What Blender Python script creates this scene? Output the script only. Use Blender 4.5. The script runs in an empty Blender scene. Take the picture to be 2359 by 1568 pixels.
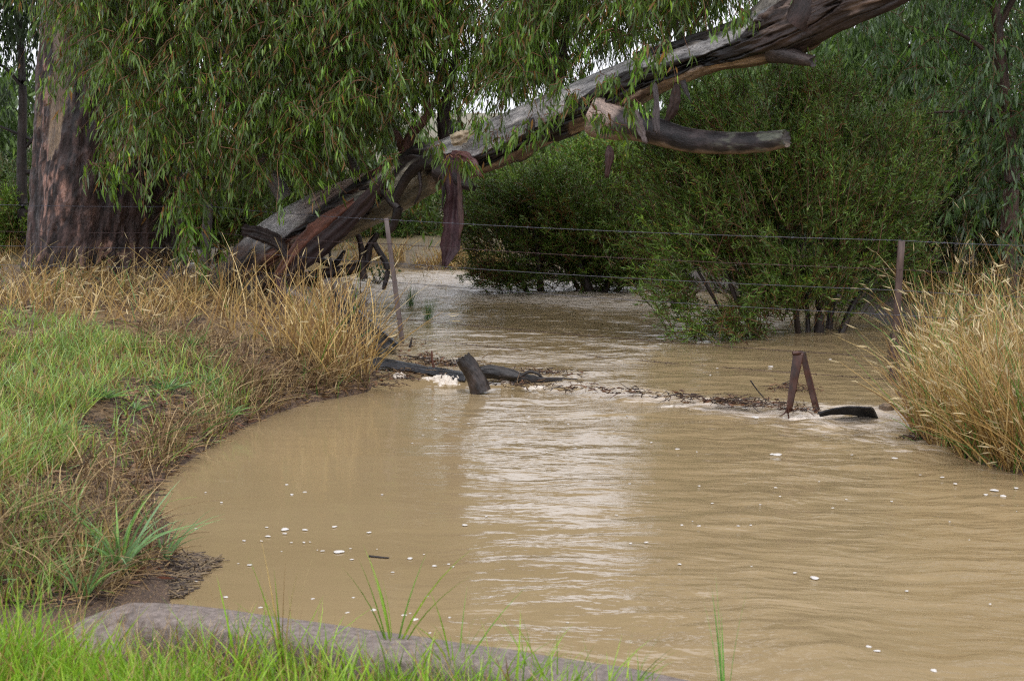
import bpy, math
import numpy as np
from mathutils import Vector

SC = bpy.context.scene
COL = SC.collection
R = np.random.default_rng(11)

# ------------------------------------------------------------------ camera
HC, F, PW, PH = 2.165, 4200.0, 2358.0, 1568.0       # eye height, focal length in photo units, photo size
PITCH = math.atan((784 - 250) / F)
cam_d = bpy.data.cameras.new('camera')
cam = bpy.data.objects.new('camera', cam_d); COL.objects.link(cam)
cam.location = (0, 0, HC)
cam.rotation_euler = (math.pi / 2 - PITCH, 0, 0)
cam_d.sensor_width = 36.0
cam_d.lens = 36.0 * F / PW
cam_d.clip_end = 2000
cam_d.dof.use_dof = True
cam_d.dof.focus_distance = 15.8
cam_d.dof.aperture_fstop = 6.3
SC.camera = cam

# ------------------------------------------------------------------ sky, sun, exposure
SUN_EL, SUN_ROT = math.radians(58), math.radians(165)
world = bpy.data.worlds.new('World'); SC.world = world
world.use_nodes = True
nt = world.node_tree; nt.nodes.clear()
sky = nt.nodes.new('ShaderNodeTexSky'); sky.sky_type = 'NISHITA'; sky.sun_disc = False
sky.sun_elevation = SUN_EL; sky.sun_rotation = SUN_ROT
sky.air_density = 1.0; sky.dust_density = 6.0; sky.ozone_density = 1.0
hs = nt.nodes.new('ShaderNodeHueSaturation'); hs.inputs['Saturation'].default_value = 0.22
tint = nt.nodes.new('ShaderNodeMix'); tint.data_type = 'RGBA'; tint.blend_type = 'MULTIPLY'
tint.inputs[0].default_value = 1.0; tint.inputs[7].default_value = (0.97, 0.98, 1.06, 1)
bg = nt.nodes.new('ShaderNodeBackground'); bg.inputs['Strength'].default_value = 0.15
wo = nt.nodes.new('ShaderNodeOutputWorld')
nt.links.new(sky.outputs[0], hs.inputs['Color']); nt.links.new(hs.outputs[0], tint.inputs[6])
cloud = nt.nodes.new('ShaderNodeMix'); cloud.data_type = 'RGBA'          # the bright cloud sheet over the blue
cloud.inputs[0].default_value = 0.72; cloud.inputs[7].default_value = (9.0, 9.15, 9.9, 1)
nt.links.new(tint.outputs[2], cloud.inputs[6]); nt.links.new(cloud.outputs[2], bg.inputs['Color']); nt.links.new(bg.outputs[0], wo.inputs[0])
sun_d = bpy.data.lights.new('sun', 'SUN'); sun_d.energy = 0.6; sun_d.angle = math.radians(35)
sun_d.color = (1.0, 0.97, 0.92)
sun = bpy.data.objects.new('sun', sun_d); COL.objects.link(sun)
# Nishita: rotation 0 = +Y, turning clockwise seen from above
sdir = Vector((math.sin(SUN_ROT) * math.cos(SUN_EL), math.cos(SUN_ROT) * math.cos(SUN_EL), math.sin(SUN_EL)))
sun.rotation_euler = sdir.to_track_quat('Z', 'Y').to_euler()
vs = SC.view_settings
SC.display_settings.display_device = 'sRGB'
vs.view_transform = 'Standard'; vs.look = 'None'; vs.gamma = 1.0; vs.use_curve_mapping = False
vs.exposure = 0.35
SC.cycles.max_bounces = 8; SC.cycles.diffuse_bounces = 2; SC.cycles.glossy_bounces = 3
SC.cycles.transmission_bounces = 3; SC.cycles.transparent_max_bounces = 6
SC.cycles.caustics_reflective = False; SC.cycles.caustics_refractive = False
SC.cycles.use_adaptive_sampling = True; SC.cycles.adaptive_threshold = 0.01
SC.cycles.use_denoising = False; SC.cycles.filter_width = 1.2; SC.cycles.denoiser = 'OPENIMAGEDENOISE'
SC.cycles.denoising_prefilter = 'ACCURATE'

# ------------------------------------------------------------------ photo point -> world point
SP, CP = math.sin(PITCH), math.cos(PITCH)
def rays(px, py):
    x = (np.asarray(px, float) - PW / 2) / F
    y = -(np.asarray(py, float) - PH / 2) / F
    return np.stack([x, y * SP + CP, y * CP - SP], -1)
def at(px, py, Y):
    d = rays(px, py); k = np.asarray(Y, float) / d[..., 1]
    return d * k[..., None] + np.array([0, 0, HC])
def onz(px, py, z):
    d = rays(px, py); k = (np.asarray(z, float) - HC) / d[..., 2]
    return d * k[..., None] + np.array([0, 0, HC])
def topx(P):
    P = np.asarray(P, float); x, y, z = P[..., 0], P[..., 1], P[..., 2] - HC
    dz = y * CP - z * SP; up = y * SP + z * CP
    dz = np.maximum(dz, 0.05)
    return PW / 2 + F * x / dz, PH / 2 - F * up / dz

# ------------------------------------------------------------------ noise
def _h(i, j, k, s):
    n = (i.astype(np.int64) * 374761393 + j.astype(np.int64) * 668265263 + k.astype(np.int64) * 2147483647 + s * 1274126177) & 0xffffffff
    n = ((n ^ (n >> 13)) * 1274126177) & 0xffffffff
    n = n ^ (n >> 16)
    return (n & 0xffff) / 65535.0
def vnoise(p, seed=0):
    p = np.asarray(p, float); i = np.floor(p).astype(np.int64); f = p - i; f = f * f * (3 - 2 * f)
    o = 0
    for a in (0, 1):
        wa = f[..., 0] if a else 1 - f[..., 0]
        for b in (0, 1):
            wb = f[..., 1] if b else 1 - f[..., 1]
            for c in (0, 1):
                wc = f[..., 2] if c else 1 - f[..., 2]
                o = o + wa * wb * wc * _h(i[..., 0] + a, i[..., 1] + b, i[..., 2] + c, seed)
    return o
def fbm(p, seed=0, octs=4):
    o, a, s = 0, 0.5, 0
    p = np.asarray(p, float)
    for k in range(octs):
        o = o + a * vnoise(p * 2 ** k, seed + k * 17); s += a; a *= 0.5
    return o / s
def sstep(a, b, x):
    t = np.clip((x - a) / (b - a), 0, 1); return t * t * (3 - 2 * t)
def norm(v):
    return v / np.maximum(np.linalg.norm(v, axis=-1, keepdims=True), 1e-9)
def mixc(a, b, t):
    return np.asarray(a) * (1 - t[..., None]) + np.asarray(b) * t[..., None]

# ------------------------------------------------------------------ materials
def nodes_of(name):
    m = bpy.data.materials.new(name); m.use_nodes = True
    t = m.node_tree; t.nodes.clear()
    out = t.nodes.new('ShaderNodeOutputMaterial')
    return m, t, out
def N(t, kind, **kw):
    n = t.nodes.new(kind)
    for k, v in kw.items(): setattr(n, k, v)
    return n
def noise_node(t, vec, scale, detail=5, rough=0.6, stretch=None):
    if stretch is not None:
        mp = N(t, 'ShaderNodeMapping'); mp.inputs['Scale'].default_value = stretch
        t.links.new(vec, mp.inputs['Vector']); vec = mp.outputs[0]
    n = N(t, 'ShaderNodeTexNoise'); n.inputs['Scale'].default_value = scale
    n.inputs['Detail'].default_value = detail; n.inputs['Roughness'].default_value = rough
    t.links.new(vec, n.inputs['Vector']); return n.outputs['Fac']
def math_n(t, op, a, b=None, clamp=False):
    n = N(t, 'ShaderNodeMath', operation=op, use_clamp=clamp)
    for i, v in enumerate((a, b)):
        if v is None: continue
        if isinstance(v, (int, float)): n.inputs[i].default_value = v
        else: t.links.new(v, n.inputs[i])
    return n.outputs[0]
def maprange(t, v, a, b, c=0, d=1):
    n = N(t, 'ShaderNodeMapRange'); n.inputs[1].default_value = a; n.inputs[2].default_value = b
    n.inputs[3].default_value = c; n.inputs[4].default_value = d
    t.links.new(v, n.inputs[0]); return n.outputs[0]
def mix_rgb(t, fac, a, b, mode='MIX'):
    n = N(t, 'ShaderNodeMix', data_type='RGBA', blend_type=mode)
    for i, v in ((0, fac), (6, a), (7, b)):
        if isinstance(v, (int, float)): n.inputs[i].default_value = v
        elif isinstance(v, tuple): n.inputs[i].default_value = (*v, 1)
        else: t.links.new(v, n.inputs[i])
    return n.outputs[2]
def ramp(t, v, stops):
    n = N(t, 'ShaderNodeValToRGB'); e = n.color_ramp.elements
    while len(e) < len(stops): e.new(0.5)
    for k, (p, c) in enumerate(stops): e[k].position = p; e[k].color = (*c, 1)
    t.links.new(v, n.inputs[0]); return n.outputs[0]

def leaf_mat(name, rough=0.4, spec=0.5, trans=0.25):
    m, t, out = nodes_of(name)
    at_ = N(t, 'ShaderNodeAttribute', attribute_name='col')
    tc = N(t, 'ShaderNodeTexCoord')
    nz = noise_node(t, tc.outputs['Object'], 40, 2)
    c = mix_rgb(t, 1.0, at_.outputs['Color'], ramp(t, nz, [(0.3, (0.75, 0.75, 0.75)), (0.7, (1.2, 1.2, 1.2))]), 'MULTIPLY')
    p = N(t, 'ShaderNodeBsdfPrincipled'); p.inputs['Roughness'].default_value = rough
    p.inputs['Specular IOR Level'].default_value = spec
    t.links.new(c, p.inputs['Base Color'])
    tr = N(t, 'ShaderNodeBsdfTranslucent'); t.links.new(c, tr.inputs['Color'])
    mx = N(t, 'ShaderNodeMixShader'); mx.inputs[0].default_value = trans
    t.links.new(p.outputs[0], mx.inputs[1]); t.links.new(tr.outputs[0], mx.inputs[2])
    t.links.new(mx.outputs[0], out.inputs[0]); return m

def bark_mat(name, scale=9, stretch=(1, 1, 0.22), bump=0.8, dist=0.02, rough=(0.35, 0.75), spec=0.4):
    """colour from the 'col' attribute, broken up by grain that runs along the 'bk' axis"""
    m, t, out = nodes_of(name)
    at_ = N(t, 'ShaderNodeAttribute', attribute_name='col')
    bk = N(t, 'ShaderNodeAttribute', attribute_name='bk')
    n1 = noise_node(t, bk.outputs['Vector'], scale, 6, 0.65, stretch)
    n2 = noise_node(t, bk.outputs['Vector'], scale * 5, 4, 0.6, (1, 1, 0.35))
    n3 = noise_node(t, bk.outputs['Vector'], scale * 0.4, 3, 0.5)
    sh = math_n(t, 'ADD', math_n(t, 'MULTIPLY', n1, 0.55), math_n(t, 'MULTIPLY', n2, 0.45))
    c = mix_rgb(t, 1.0, at_.outputs['Color'], ramp(t, sh, [(0.36, (0.30, 0.28, 0.28)), (0.5, (1, 1, 1)), (0.62, (1.6, 1.55, 1.5))]), 'MULTIPLY')
    p = N(t, 'ShaderNodeBsdfPrincipled'); p.inputs['Specular IOR Level'].default_value = spec
    t.links.new(c, p.inputs['Base Color'])
    t.links.new(maprange(t, n3, 0.3, 0.7, *rough), p.inputs['Roughness'])
    b = N(t, 'ShaderNodeBump'); b.inputs['Strength'].default_value = bump; b.inputs['Distance'].default_value = dist
    t.links.new(sh, b.inputs['Height']); t.links.new(b.outputs[0], p.inputs['Normal'])
    t.links.new(p.outputs[0], out.inputs[0]); return m

def plain_mat(name, c1, c2, scale=20, rough=0.6, metal=0.0, stretch=None, bump=0.3, dist=0.01, spec=0.4, c3=None):
    m, t, out = nodes_of(name)
    tc = N(t, 'ShaderNodeTexCoord')
    n1 = noise_node(t, tc.outputs['Object'], scale, 6, 0.65, stretch)
    stops = [(0.35, c1), (0.65, c2)]
    if c3: stops.append((0.75, c3))
    c = ramp(t, n1, stops)
    p = N(t, 'ShaderNodeBsdfPrincipled'); p.inputs['Roughness'].default_value = rough
    p.inputs['Metallic'].default_value = metal; p.inputs['Specular IOR Level'].default_value = spec
    t.links.new(c, p.inputs['Base Color'])
    b = N(t, 'ShaderNodeBump'); b.inputs['Strength'].default_value = bump; b.inputs['Distance'].default_value = dist
    t.links.new(n1, b.inputs['Height']); t.links.new(b.outputs[0], p.inputs['Normal'])
    t.links.new(p.outputs[0], out.inputs[0]); return m

M_GUM = leaf_mat('gum_leaf', 0.36, 0.5, 0.42)
M_SHRUB = leaf_mat('shrub_leaf', 0.42, 0.5, 0.22)
M_GRASS = leaf_mat('green_grass', 0.45, 0.4, 0.3)
M_STRAW = leaf_mat('straw', 0.55, 0.3, 0.2)
M_TWIG = leaf_mat('twig', 0.6, 0.4, 0.0)
M_BARK = bark_mat('rough_bark', 12, (1, 1, 0.32), 1.0, 0.03)
M_TRUNK = bark_mat('leaning_bark', 15, (1, 1, 0.30), 0.9, 0.014, (0.3, 0.6))
M_STEM = bark_mat('stem_bark', 20, (1, 1, 0.2), 0.5, 0.006)
M_LOG = bark_mat('wet_log', 14, (1, 1, 0.15), 0.9, 0.012, (0.25, 0.6))
M_POST_WOOD = plain_mat('weathered_post', (0.07, 0.06, 0.055), (0.16, 0.14, 0.13), 14, 0.7, 0, (3, 3, 0.3), 0.6, 0.006)
M_POST_STEEL = plain_mat('weathered_grey_post', (0.085, 0.062, 0.056), (0.15, 0.115, 0.105), 18, 0.6, 0, (2, 2, 0.3), 0.3, 0.003)
M_POST_BROWN = plain_mat('brown_post', (0.05, 0.03, 0.026), (0.11, 0.07, 0.055), 20, 0.6, 0, (2, 2, 0.4), 0.5, 0.004)
M_PICKET = plain_mat('black_steel', (0.012, 0.012, 0.014), (0.03, 0.026, 0.026), 30, 0.5)
M_WIRE = plain_mat('galvanised_wire', (0.06, 0.06, 0.075), (0.17, 0.17, 0.20), 60, 0.4, 0.5)
M_WIRE_RUST = plain_mat('rusty_wire', (0.045, 0.03, 0.03), (0.11, 0.065, 0.06), 60, 0.55, 0.3)
M_RUST = plain_mat('rusted_metal', (0.022, 0.011, 0.009), (0.075, 0.026, 0.014), 16, 0.4, 0.25, (1, 1, 0.4), 0.4, 0.004, 0.5, (0.03, 0.025, 0.028))
M_IRON = plain_mat('old_iron_sheet', (0.016, 0.016, 0.017), (0.062, 0.062, 0.066), 10, 0.35, 0.5, None, 0.2, 0.004)
M_CONC = plain_mat('old_concrete', (0.135, 0.106, 0.090), (0.27, 0.218, 0.19), 28, 0.7, 0, None, 0.9, 0.02, 0.4, (0.34, 0.28, 0.255))
M_FOAM = plain_mat('foam', (0.50, 0.42, 0.33), (0.76, 0.69, 0.60), 25, 0.7, 0, None, 0.5, 0.01, 0.3)
M_FLECK = plain_mat('white_foam', (0.46, 0.42, 0.37), (0.72, 0.69, 0.65), 40, 0.5, 0, None, 0.2, 0.003)

# ------------------------------------------------------------------ mesh building
class MB:
    def __init__(s): s.V = []; s.Q = []; s.T = []; s.C = []; s.B = []; s.n = 0; s.has_b = False
    def add(s, V, Q=None, T=None, C=(0.5, 0.5, 0.5), B=None):
        V = np.asarray(V, float).reshape(-1, 3); k = len(V)
        C = np.asarray(C, float)
        C = np.broadcast_to(C, (k, 3)) if C.ndim == 1 else C.reshape(-1, 3)
        s.V.append(V); s.C.append(C)
        if B is None: s.B.append(V)
        else: s.B.append(np.asarray(B, float).reshape(-1, 3)); s.has_b = True
        if Q is not None and len(Q): s.Q.append(np.asarray(Q, np.int64).reshape(-1, 4) + s.n)
        if T is not None and len(T): s.T.append(np.asarray(T, np.int64).reshape(-1, 3) + s.n)
        s.n += k
    def build(s, name, mat, parent=None, smooth=True, loc=None):
        V = np.concatenate(s.V); C = np.concatenate(s.C); B = np.concatenate(s.B)
        Q = np.concatenate(s.Q) if s.Q else np.zeros((0, 4), np.int64)
        T = np.concatenate(s.T) if s.T else np.zeros((0, 3), np.int64)
        if loc is not None: V = V - np.asarray(loc)
        me = bpy.data.meshes.new(name)
        me.vertices.add(len(V)); me.vertices.foreach_set('co', V.astype(np.float32).ravel())
        nl = Q.size + T.size
        me.loops.add(nl); me.loops.foreach_set('vertex_index', np.concatenate([Q.ravel(), T.ravel()]).astype(np.int32))
        me.polygons.add(len(Q) + len(T))
        st = np.concatenate([np.arange(len(Q)) * 4, Q.size + np.arange(len(T)) * 3]).astype(np.int32)
        me.polygons.foreach_set('loop_start', st)
        me.update(calc_edges=True); me.validate()
        if smooth: me.polygons.foreach_set('use_smooth', np.ones(len(me.polygons), bool))
        a = me.attributes.new('col', 'FLOAT_COLOR', 'POINT')
        a.data.foreach_set('color', np.concatenate([C, np.ones((len(C), 1))], 1).astype(np.float32).ravel())
        if s.has_b:
            b = me.attributes.new('bk', 'FLOAT_VECTOR', 'POINT'); b.data.foreach_set('vector', B.astype(np.float32).ravel())
        me.materials.append(mat)
        o = bpy.data.objects.new(name, me); COL.objects.link(o)
        if loc is not None: o.location = tuple(loc)
        if parent is not None:
            o.parent = parent
            o.location = tuple(-np.asarray(parent.location) + (np.asarray(loc) if loc is not None else 0))
        return o

def thing(name, loc, label, cat, group=None):
    o = bpy.data.objects.new(name, None); COL.objects.link(o); o.location = tuple(float(v) for v in loc)
    o.empty_display_size = 0.1
    return tag(o, label, cat, group)
def tag(o, label=None, cat=None, group=None, kind=None):
    if label: o['label'] = label
    if cat: o['category'] = cat
    if group: o['group'] = group
    if kind: o['kind'] = kind
    return o

def leaves(mb, P, D, L, W, C, bend=0.15, fine=True):
    """lance-shaped leaves: base point, direction, length, width, one colour each"""
    n = len(P); D = norm(D)
    S = norm(np.cross(D, R.normal(size=(n, 3)))); U = np.cross(S, D)
    L = np.broadcast_to(L, n)[:, None]; W = np.broadcast_to(W, n)[:, None]
    b = (R.normal(size=(n, 1)) * bend) * L
    if fine:
        v = np.stack([P,
                      P + D * L * .33 + S * W * .5 + U * b * .55, P + D * L * .33 - S * W * .5 + U * b * .55,
                      P + D * L * .68 + S * W * .36 + U * b * .45, P + D * L * .68 - S * W * .36 + U * b * .45,
                      P + D * L], 1)
        k = (np.arange(n) * 6)[:, None]
        mb.add(v, k + np.array([1, 3, 4, 2]), np.concatenate([k + np.array([0, 1, 2]), k + np.array([3, 5, 4])]), np.repeat(C, 6, 0))
    else:
        v = np.stack([P, P + D * L * .45 + S * W * .5 + U * b, P + D * L, P + D * L * .45 - S * W * .5 + U * b], 1)
        k = (np.arange(n) * 4)[:, None]
        mb.add(v, k + np.array([0, 1, 2, 3]), None, np.repeat(C, 4, 0))

def blades(mb, P, D, L, W, G, C0, C1=None, segs=4, tipw=0.0):
    """grass blades: start P, first direction D, length L, width W, G = how far the tip bends (vector per blade, in lengths)"""
    n = len(P); D = norm(D); C1 = C0 if C1 is None else C1
    L = np.broadcast_to(L, n)[:, None]; W = np.broadcast_to(W, n)[:, None]
    S = norm(np.cross(D, R.normal(size=(n, 3)) + 1e-3))
    vs_, cs_ = [], []
    for i in range(segs + 1):
        t = i / segs
        c = P + D * L * t + G * L * t * t
        w = W * (1 - (1 - tipw) * t ** 1.6) * .5
        cc = C0 * (1 - t) + C1 * t
        vs_ += [c + S * w, c - S * w]; cs_ += [cc, cc]
    v = np.stack(vs_, 1); m = 2 * (segs + 1); k = (np.arange(n) * m)[:, None]
    q = np.concatenate([k + np.array([2 * i, 2 * i + 2, 2 * i + 3, 2 * i + 1]) for i in range(segs)])
    mb.add(v, q, None, np.stack(cs_, 1))
    tip = P + D * L + G * L; tan = norm(D + 2 * G)
    return tip, tan

def tubes(mb, paths, rad, C, sides=5, cap=False, C1=None):
    """many thin tubes at once: paths (n,m,3), rad (n,m)"""
    paths = np.asarray(paths, float); n, m, _ = paths.shape
    T = norm(np.gradient(paths, axis=1))
    ref = np.where(np.abs(T[..., 2:3]) > 0.8, np.array([1.0, 0, 0]), np.array([0, 0, 1.0]))
    ref = ref[:, :1] + 0 * ref
    A = norm(np.cross(T, ref)); Bn = np.cross(T, A)
    th = np.arange(sides) / sides * 2 * np.pi
    ring = A[:, :, None] * np.cos(th)[:, None] + Bn[:, :, None] * np.sin(th)[:, None]
    rad = np.broadcast_to(rad, (n, m))
    v = paths[:, :, None] + ring * rad[:, :, None, None]
    i = np.arange(m - 1)[:, None] * sides; j = np.arange(sides)[None]
    jn = (j + 1) % sides
    q = np.stack([i + j, i + jn, i + sides + jn, i + sides + j], -1).reshape(-1, 4)
    q = (q[None] + (np.arange(n) * m * sides)[:, None, None]).reshape(-1, 4)
    C = np.asarray(C, float)
    C = np.broadcast_to(C, (n, 3)) if C.ndim == 1 else C
    cc = np.broadcast_to(C[:, None, None], (n, m, sides, 3))
    ln = np.concatenate([np.zeros((n, 1)), np.cumsum(np.linalg.norm(np.diff(paths, axis=1), axis=2), 1)], 1)
    bk = np.concatenate([ring * rad[:, :, None, None], np.zeros((n, m, sides, 0))], -1)
    bk = np.stack([np.broadcast_to(np.cos(th), (n, m, sides)) * rad[:, :, None], np.broadcast_to(np.sin(th), (n, m, sides)) * rad[:, :, None],
                   np.broadcast_to(ln[:, :, None], (n, m, sides))], -1) + R.random((n, 1, 1, 3)) * 9
    mb.add(v, q, None, cc.reshape(-1, 3), bk)
    if cap:
        for kk in range(n):
            for e in (0, m - 1):
                base = v[kk, e]; c = base.mean(0)
                mb.add(np.vstack([base, c]), None, [(a, (a + 1) % sides, sides) for a in range(sides)], C[kk], np.vstack([base, c]))

def smooth_path(pts, n):
    """Catmull-like resample of a polyline (k, d) to n points"""
    pts = np.asarray(pts, float); k = len(pts)
    d = np.concatenate([[0], np.cumsum(np.linalg.norm(np.diff(pts[:, :3], axis=0), axis=1))])
    t = np.linspace(0, d[-1], n)
    m = np.gradient(pts, d, axis=0)
    i = np.clip(np.searchsorted(d, t, side='right') - 1, 0, k - 2)
    h = (d[i + 1] - d[i])[:, None]; s = ((t - d[i]) / (d[i + 1] - d[i]))[:, None]
    return ((2 * s**3 - 3 * s**2 + 1) * pts[i] + (s**3 - 2 * s**2 + s) * h * m[i] + (-2 * s**3 + 3 * s**2) * pts[i + 1] + (s**3 - s**2) * h * m[i + 1])

def limb(mb, pts, rads, colf, sides=16, n=40, rough=0.06, seed=0, cap=True, up=(0, 0, 1), ragged=0.0):
    """one tapering limb with lumpy skin; colf(u_top, v01, P) -> colours. u_top: +1 on the upper side, -1 below"""
    a = np.concatenate([np.asarray(pts, float), np.asarray(rads, float)[:, None]], 1)
    s = smooth_path(a, n); P, r = s[:, :3], np.maximum(s[:, 3], 0.002)
    T = norm(np.gradient(P, axis=0)); up = np.asarray(up, float)
    A = norm(up - (T @ up)[:, None] * T); Bn = np.cross(T, A)
    th = np.arange(sides) / sides * 2 * np.pi
    ring = A[:, None] * np.cos(th)[:, None] + Bn[:, None] * np.sin(th)[:, None]
    ln = np.concatenate([[0], np.cumsum(np.linalg.norm(np.diff(P, axis=0), axis=1))])
    bk = np.stack([np.cos(th)[None] * r[:, None], np.sin(th)[None] * r[:, None], np.broadcast_to(ln[:, None], (n, sides))], -1)
    q3 = bk / np.maximum(r.mean(), 0.01) * np.array([1.2, 1.2, 0.5])
    d = (fbm(q3, seed, 4) - 0.5) * 2 * rough
    V = P[:, None] + ring * (r[:, None] * (1 + d))[..., None]
    if ragged:
        V[-1] += T[-1] * (R.random((sides, 1)) * ragged)
        V[-2] += T[-1] * (R.random((sides, 1)) - .5) * ragged * .4
    C = colf(np.broadcast_to(np.cos(th), (n, sides)), np.broadcast_to(np.linspace(0, 1, n)[:, None], (n, sides)), V)
    i = np.arange(n - 1)[:, None] * sides; j = np.arange(sides)[None]; jn = (j + 1) % sides
    q = np.stack([i + j, i + jn, i + sides + jn, i + sides + j], -1).reshape(-1, 4)
    mb.add(V, q, None, C.reshape(-1, 3), bk + seed)
    if cap:
        for e, c in ((0, P[0]), (n - 1, P[-1] - T[-1] * r[-1] * .3)):
            mb.add(np.vstack([V[e], c]), None, [(a_, (a_ + 1) % sides, sides) for a_ in range(sides)],
                   np.vstack([C[e], C[e].mean(0)]), np.vstack([V[e], c]))

def flatcol(c, var=0.25, sc=6, seed=0):
    c = np.asarray(c, float)
    return lambda u, v, P: c * (1 + var * 2 * (fbm(P * sc, seed, 3) - .5))[..., None]

def bark_strip(name, pts, widths, curl, mat, parent, col=(0.09, 0.045, 0.04), thick=0.006, facing=(0, -1, 0), n=24, seed=3, tatter=0.0):
    """a hanging plate of bark: a curled sheet with thickness along a path"""
    a = np.concatenate([np.asarray(pts, float), np.asarray(widths, float)[:, None]], 1)
    s = smooth_path(a, n); P, w = s[:, :3], s[:, 3]
    T = norm(np.gradient(P, axis=0)); f = np.asarray(facing, float)
    S = norm(np.cross(T, f)); Fv = np.cross(S, T)
    k = 13; u = np.linspace(-1, 1, k)
    rng = np.random.default_rng(seed)
    dep = curl * (1 - u**2) + 0.10 * np.cos(u * 7 + seed)
    wob = (fbm(np.stack(np.broadcast_arrays(u[None] * 2, np.linspace(0, 6, n)[:, None], np.full((n, k), seed)), -1), seed) - .5) * .5
    edge = 1 + (fbm(np.stack([np.linspace(0, 9, n), np.zeros(n), np.full(n, seed)], -1), seed + 4, 3) - .5) * .5
    mb = MB(); off = []
    for sgn in (0, 1):
        V = P[:, None] + S[:, None] * (u[None] * w[:, None] * edge[:, None] * .5)[..., None] + Fv[:, None] * ((dep[None] + wob) * w[:, None] * .5 - sgn * thick)[..., None]
        if tatter:
            V[-1] += T[-1] * rng.random((k, 1)) * tatter
        off.append(V)
    V = np.stack(off); cc = np.asarray(col, float) * (0.55 + 0.9 * fbm(V.reshape(-1, 3) * 16, seed, 3))[:, None]
    Q = []
    for sgn in (0, 1):
        for i in range(n - 1):
            for j in range(k - 1):
                b = sgn * n * k; f4 = [b + i * k + j, b + i * k + j + 1, b + (i + 1) * k + j + 1, b + (i + 1) * k + j]
                Q.append(f4 if sgn == 0 else f4[::-1])
    for i in range(n - 1):
        for j in (0, k - 1): Q.append([i * k + j, (i + 1) * k + j, n * k + (i + 1) * k + j, n * k + i * k + j])
    for j in range(k - 1):
        for i in (0, n - 1): Q.append([i * k + j, i * k + j + 1, n * k + i * k + j + 1, n * k + i * k + j])
    bk = np.stack(np.broadcast_arrays(u[None, None] * .1, np.zeros((2, n, k)), np.linspace(0, 1, n)[None, :, None]), -1)
    mb.add(V, Q, None, cc, bk + seed)
    return mb.build(name, mat, parent)

def bar(mb, a, b, w, d, C=(0.3, 0.3, 0.3), taper=1.0, side=None, nseg=6, jit=0.0):
    """a squared post from a to b"""
    a, b = np.asarray(a, float), np.asarray(b, float); T = norm(b - a)
    S = norm(np.cross(T, np.array([0, 1.0, 0]))) if side is None else norm(np.asarray(side, float) - T * np.dot(T, side))
    D = np.cross(S, T); V = []
    cs = np.array([[-1, -.8], [-.8, -1], [.8, -1], [1, -.8], [1, .8], [.8, 1], [-.8, 1], [-1, .8]])
    for i in range(nseg + 1):
        t = i / nseg; k = 1 + (taper - 1) * t
        c = a + (b - a) * t + (R.random(3) - .5) * jit
        V.append(c + S * cs[:, :1] * w * .5 * k + D * cs[:, 1:] * d * .5 * k)
    V = np.array(V); m = 8
    Q = [[i * m + j, i * m + (j + 1) % m, (i + 1) * m + (j + 1) % m, (i + 1) * m + j] for i in range(nseg) for j in range(m)]
    n0 = len(V.reshape(-1, 3))
    V2 = np.vstack([V.reshape(-1, 3), a, b])
    T3 = [(j, n0, (j + 1) % m) for j in range(m)] + [(nseg * m + j, nseg * m + (j + 1) % m, n0 + 1) for j in range(m)]
    mb.add(V2, Q, T3, C)

# ------------------------------------------------------------------ the lie of the land
ZD = -0.05                                            # pool level below the weir; upstream water is z = 0
WEIR = onz([850, 1060, 1300, 1500, 1650, 1900, 2060], [892, 882, 895, 915, 932, 950, 957], -0.05)
def weir_y(x): return np.interp(x, WEIR[:, 0], WEIR[:, 1])
def water_z(x, y):
    return ZD * sstep(-0.12, 0.35, weir_y(x) - y)
KERB = np.array([onz(*p, 0.10) for p in ((150, 1425), (215, 1388), (300, 1370), (420, 1384), (600, 1410), (800, 1440), (1100, 1482), (1350, 1522), (1600, 1566), (2000, 1650))])
kd = norm(KERB[-1] - KERB[4])
KERB = np.vstack([KERB, KERB[-1] + kd * 4, KERB[-1] + kd * 14])
def kerb_y(x):
    x0 = KERB[0]; return np.where(x < x0[0], x0[1] + (x - x0[0]) * 0.15, np.interp(x, KERB[:, 0], KERB[:, 1]))
left_dn = onz([400, 395, 405, 385, 358, 368, 420, 490, 560, 640, 720, 800, 852], [1375, 1320, 1265, 1215, 1165, 1110, 1070, 1025, 985, 950, 925, 912, 902], ZD)
left_up = onz([868, 862, 846, 850, 815, 740, 650, 560], [870, 800, 750, 700, 655, 636, 630, 627], 0)
far_b = onz([560, 700, 800, 900, 1000, 1080, 1150, 1300, 1500, 1700, 1950, 2050, 2045, 2040, 2070, 2090], [604, 603, 605, 612, 622, 630, 640, 648, 662, 680, 705, 750, 800, 850, 905, 945], 0)
right_dn = onz([2115, 2200, 2300, 2400, 2600, 3000], [1003, 1045, 1077, 1105, 1160, 1260], ZD)
POLY = np.vstack([left_dn[:, :2], left_up[:, :2], [[-8, 23.6], [-16, 23.8], [-16, 27.5], [-8, 26.4]], far_b[:, :2], right_dn[:, :2], [[7, 8.5], [16, 6.0], [16, -2.0]],
                  (KERB[::-1][:, :2] - np.array([0.08, 0.16]))[:-3], KERB[3:4, :2] - np.array([0, .1])])
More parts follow.
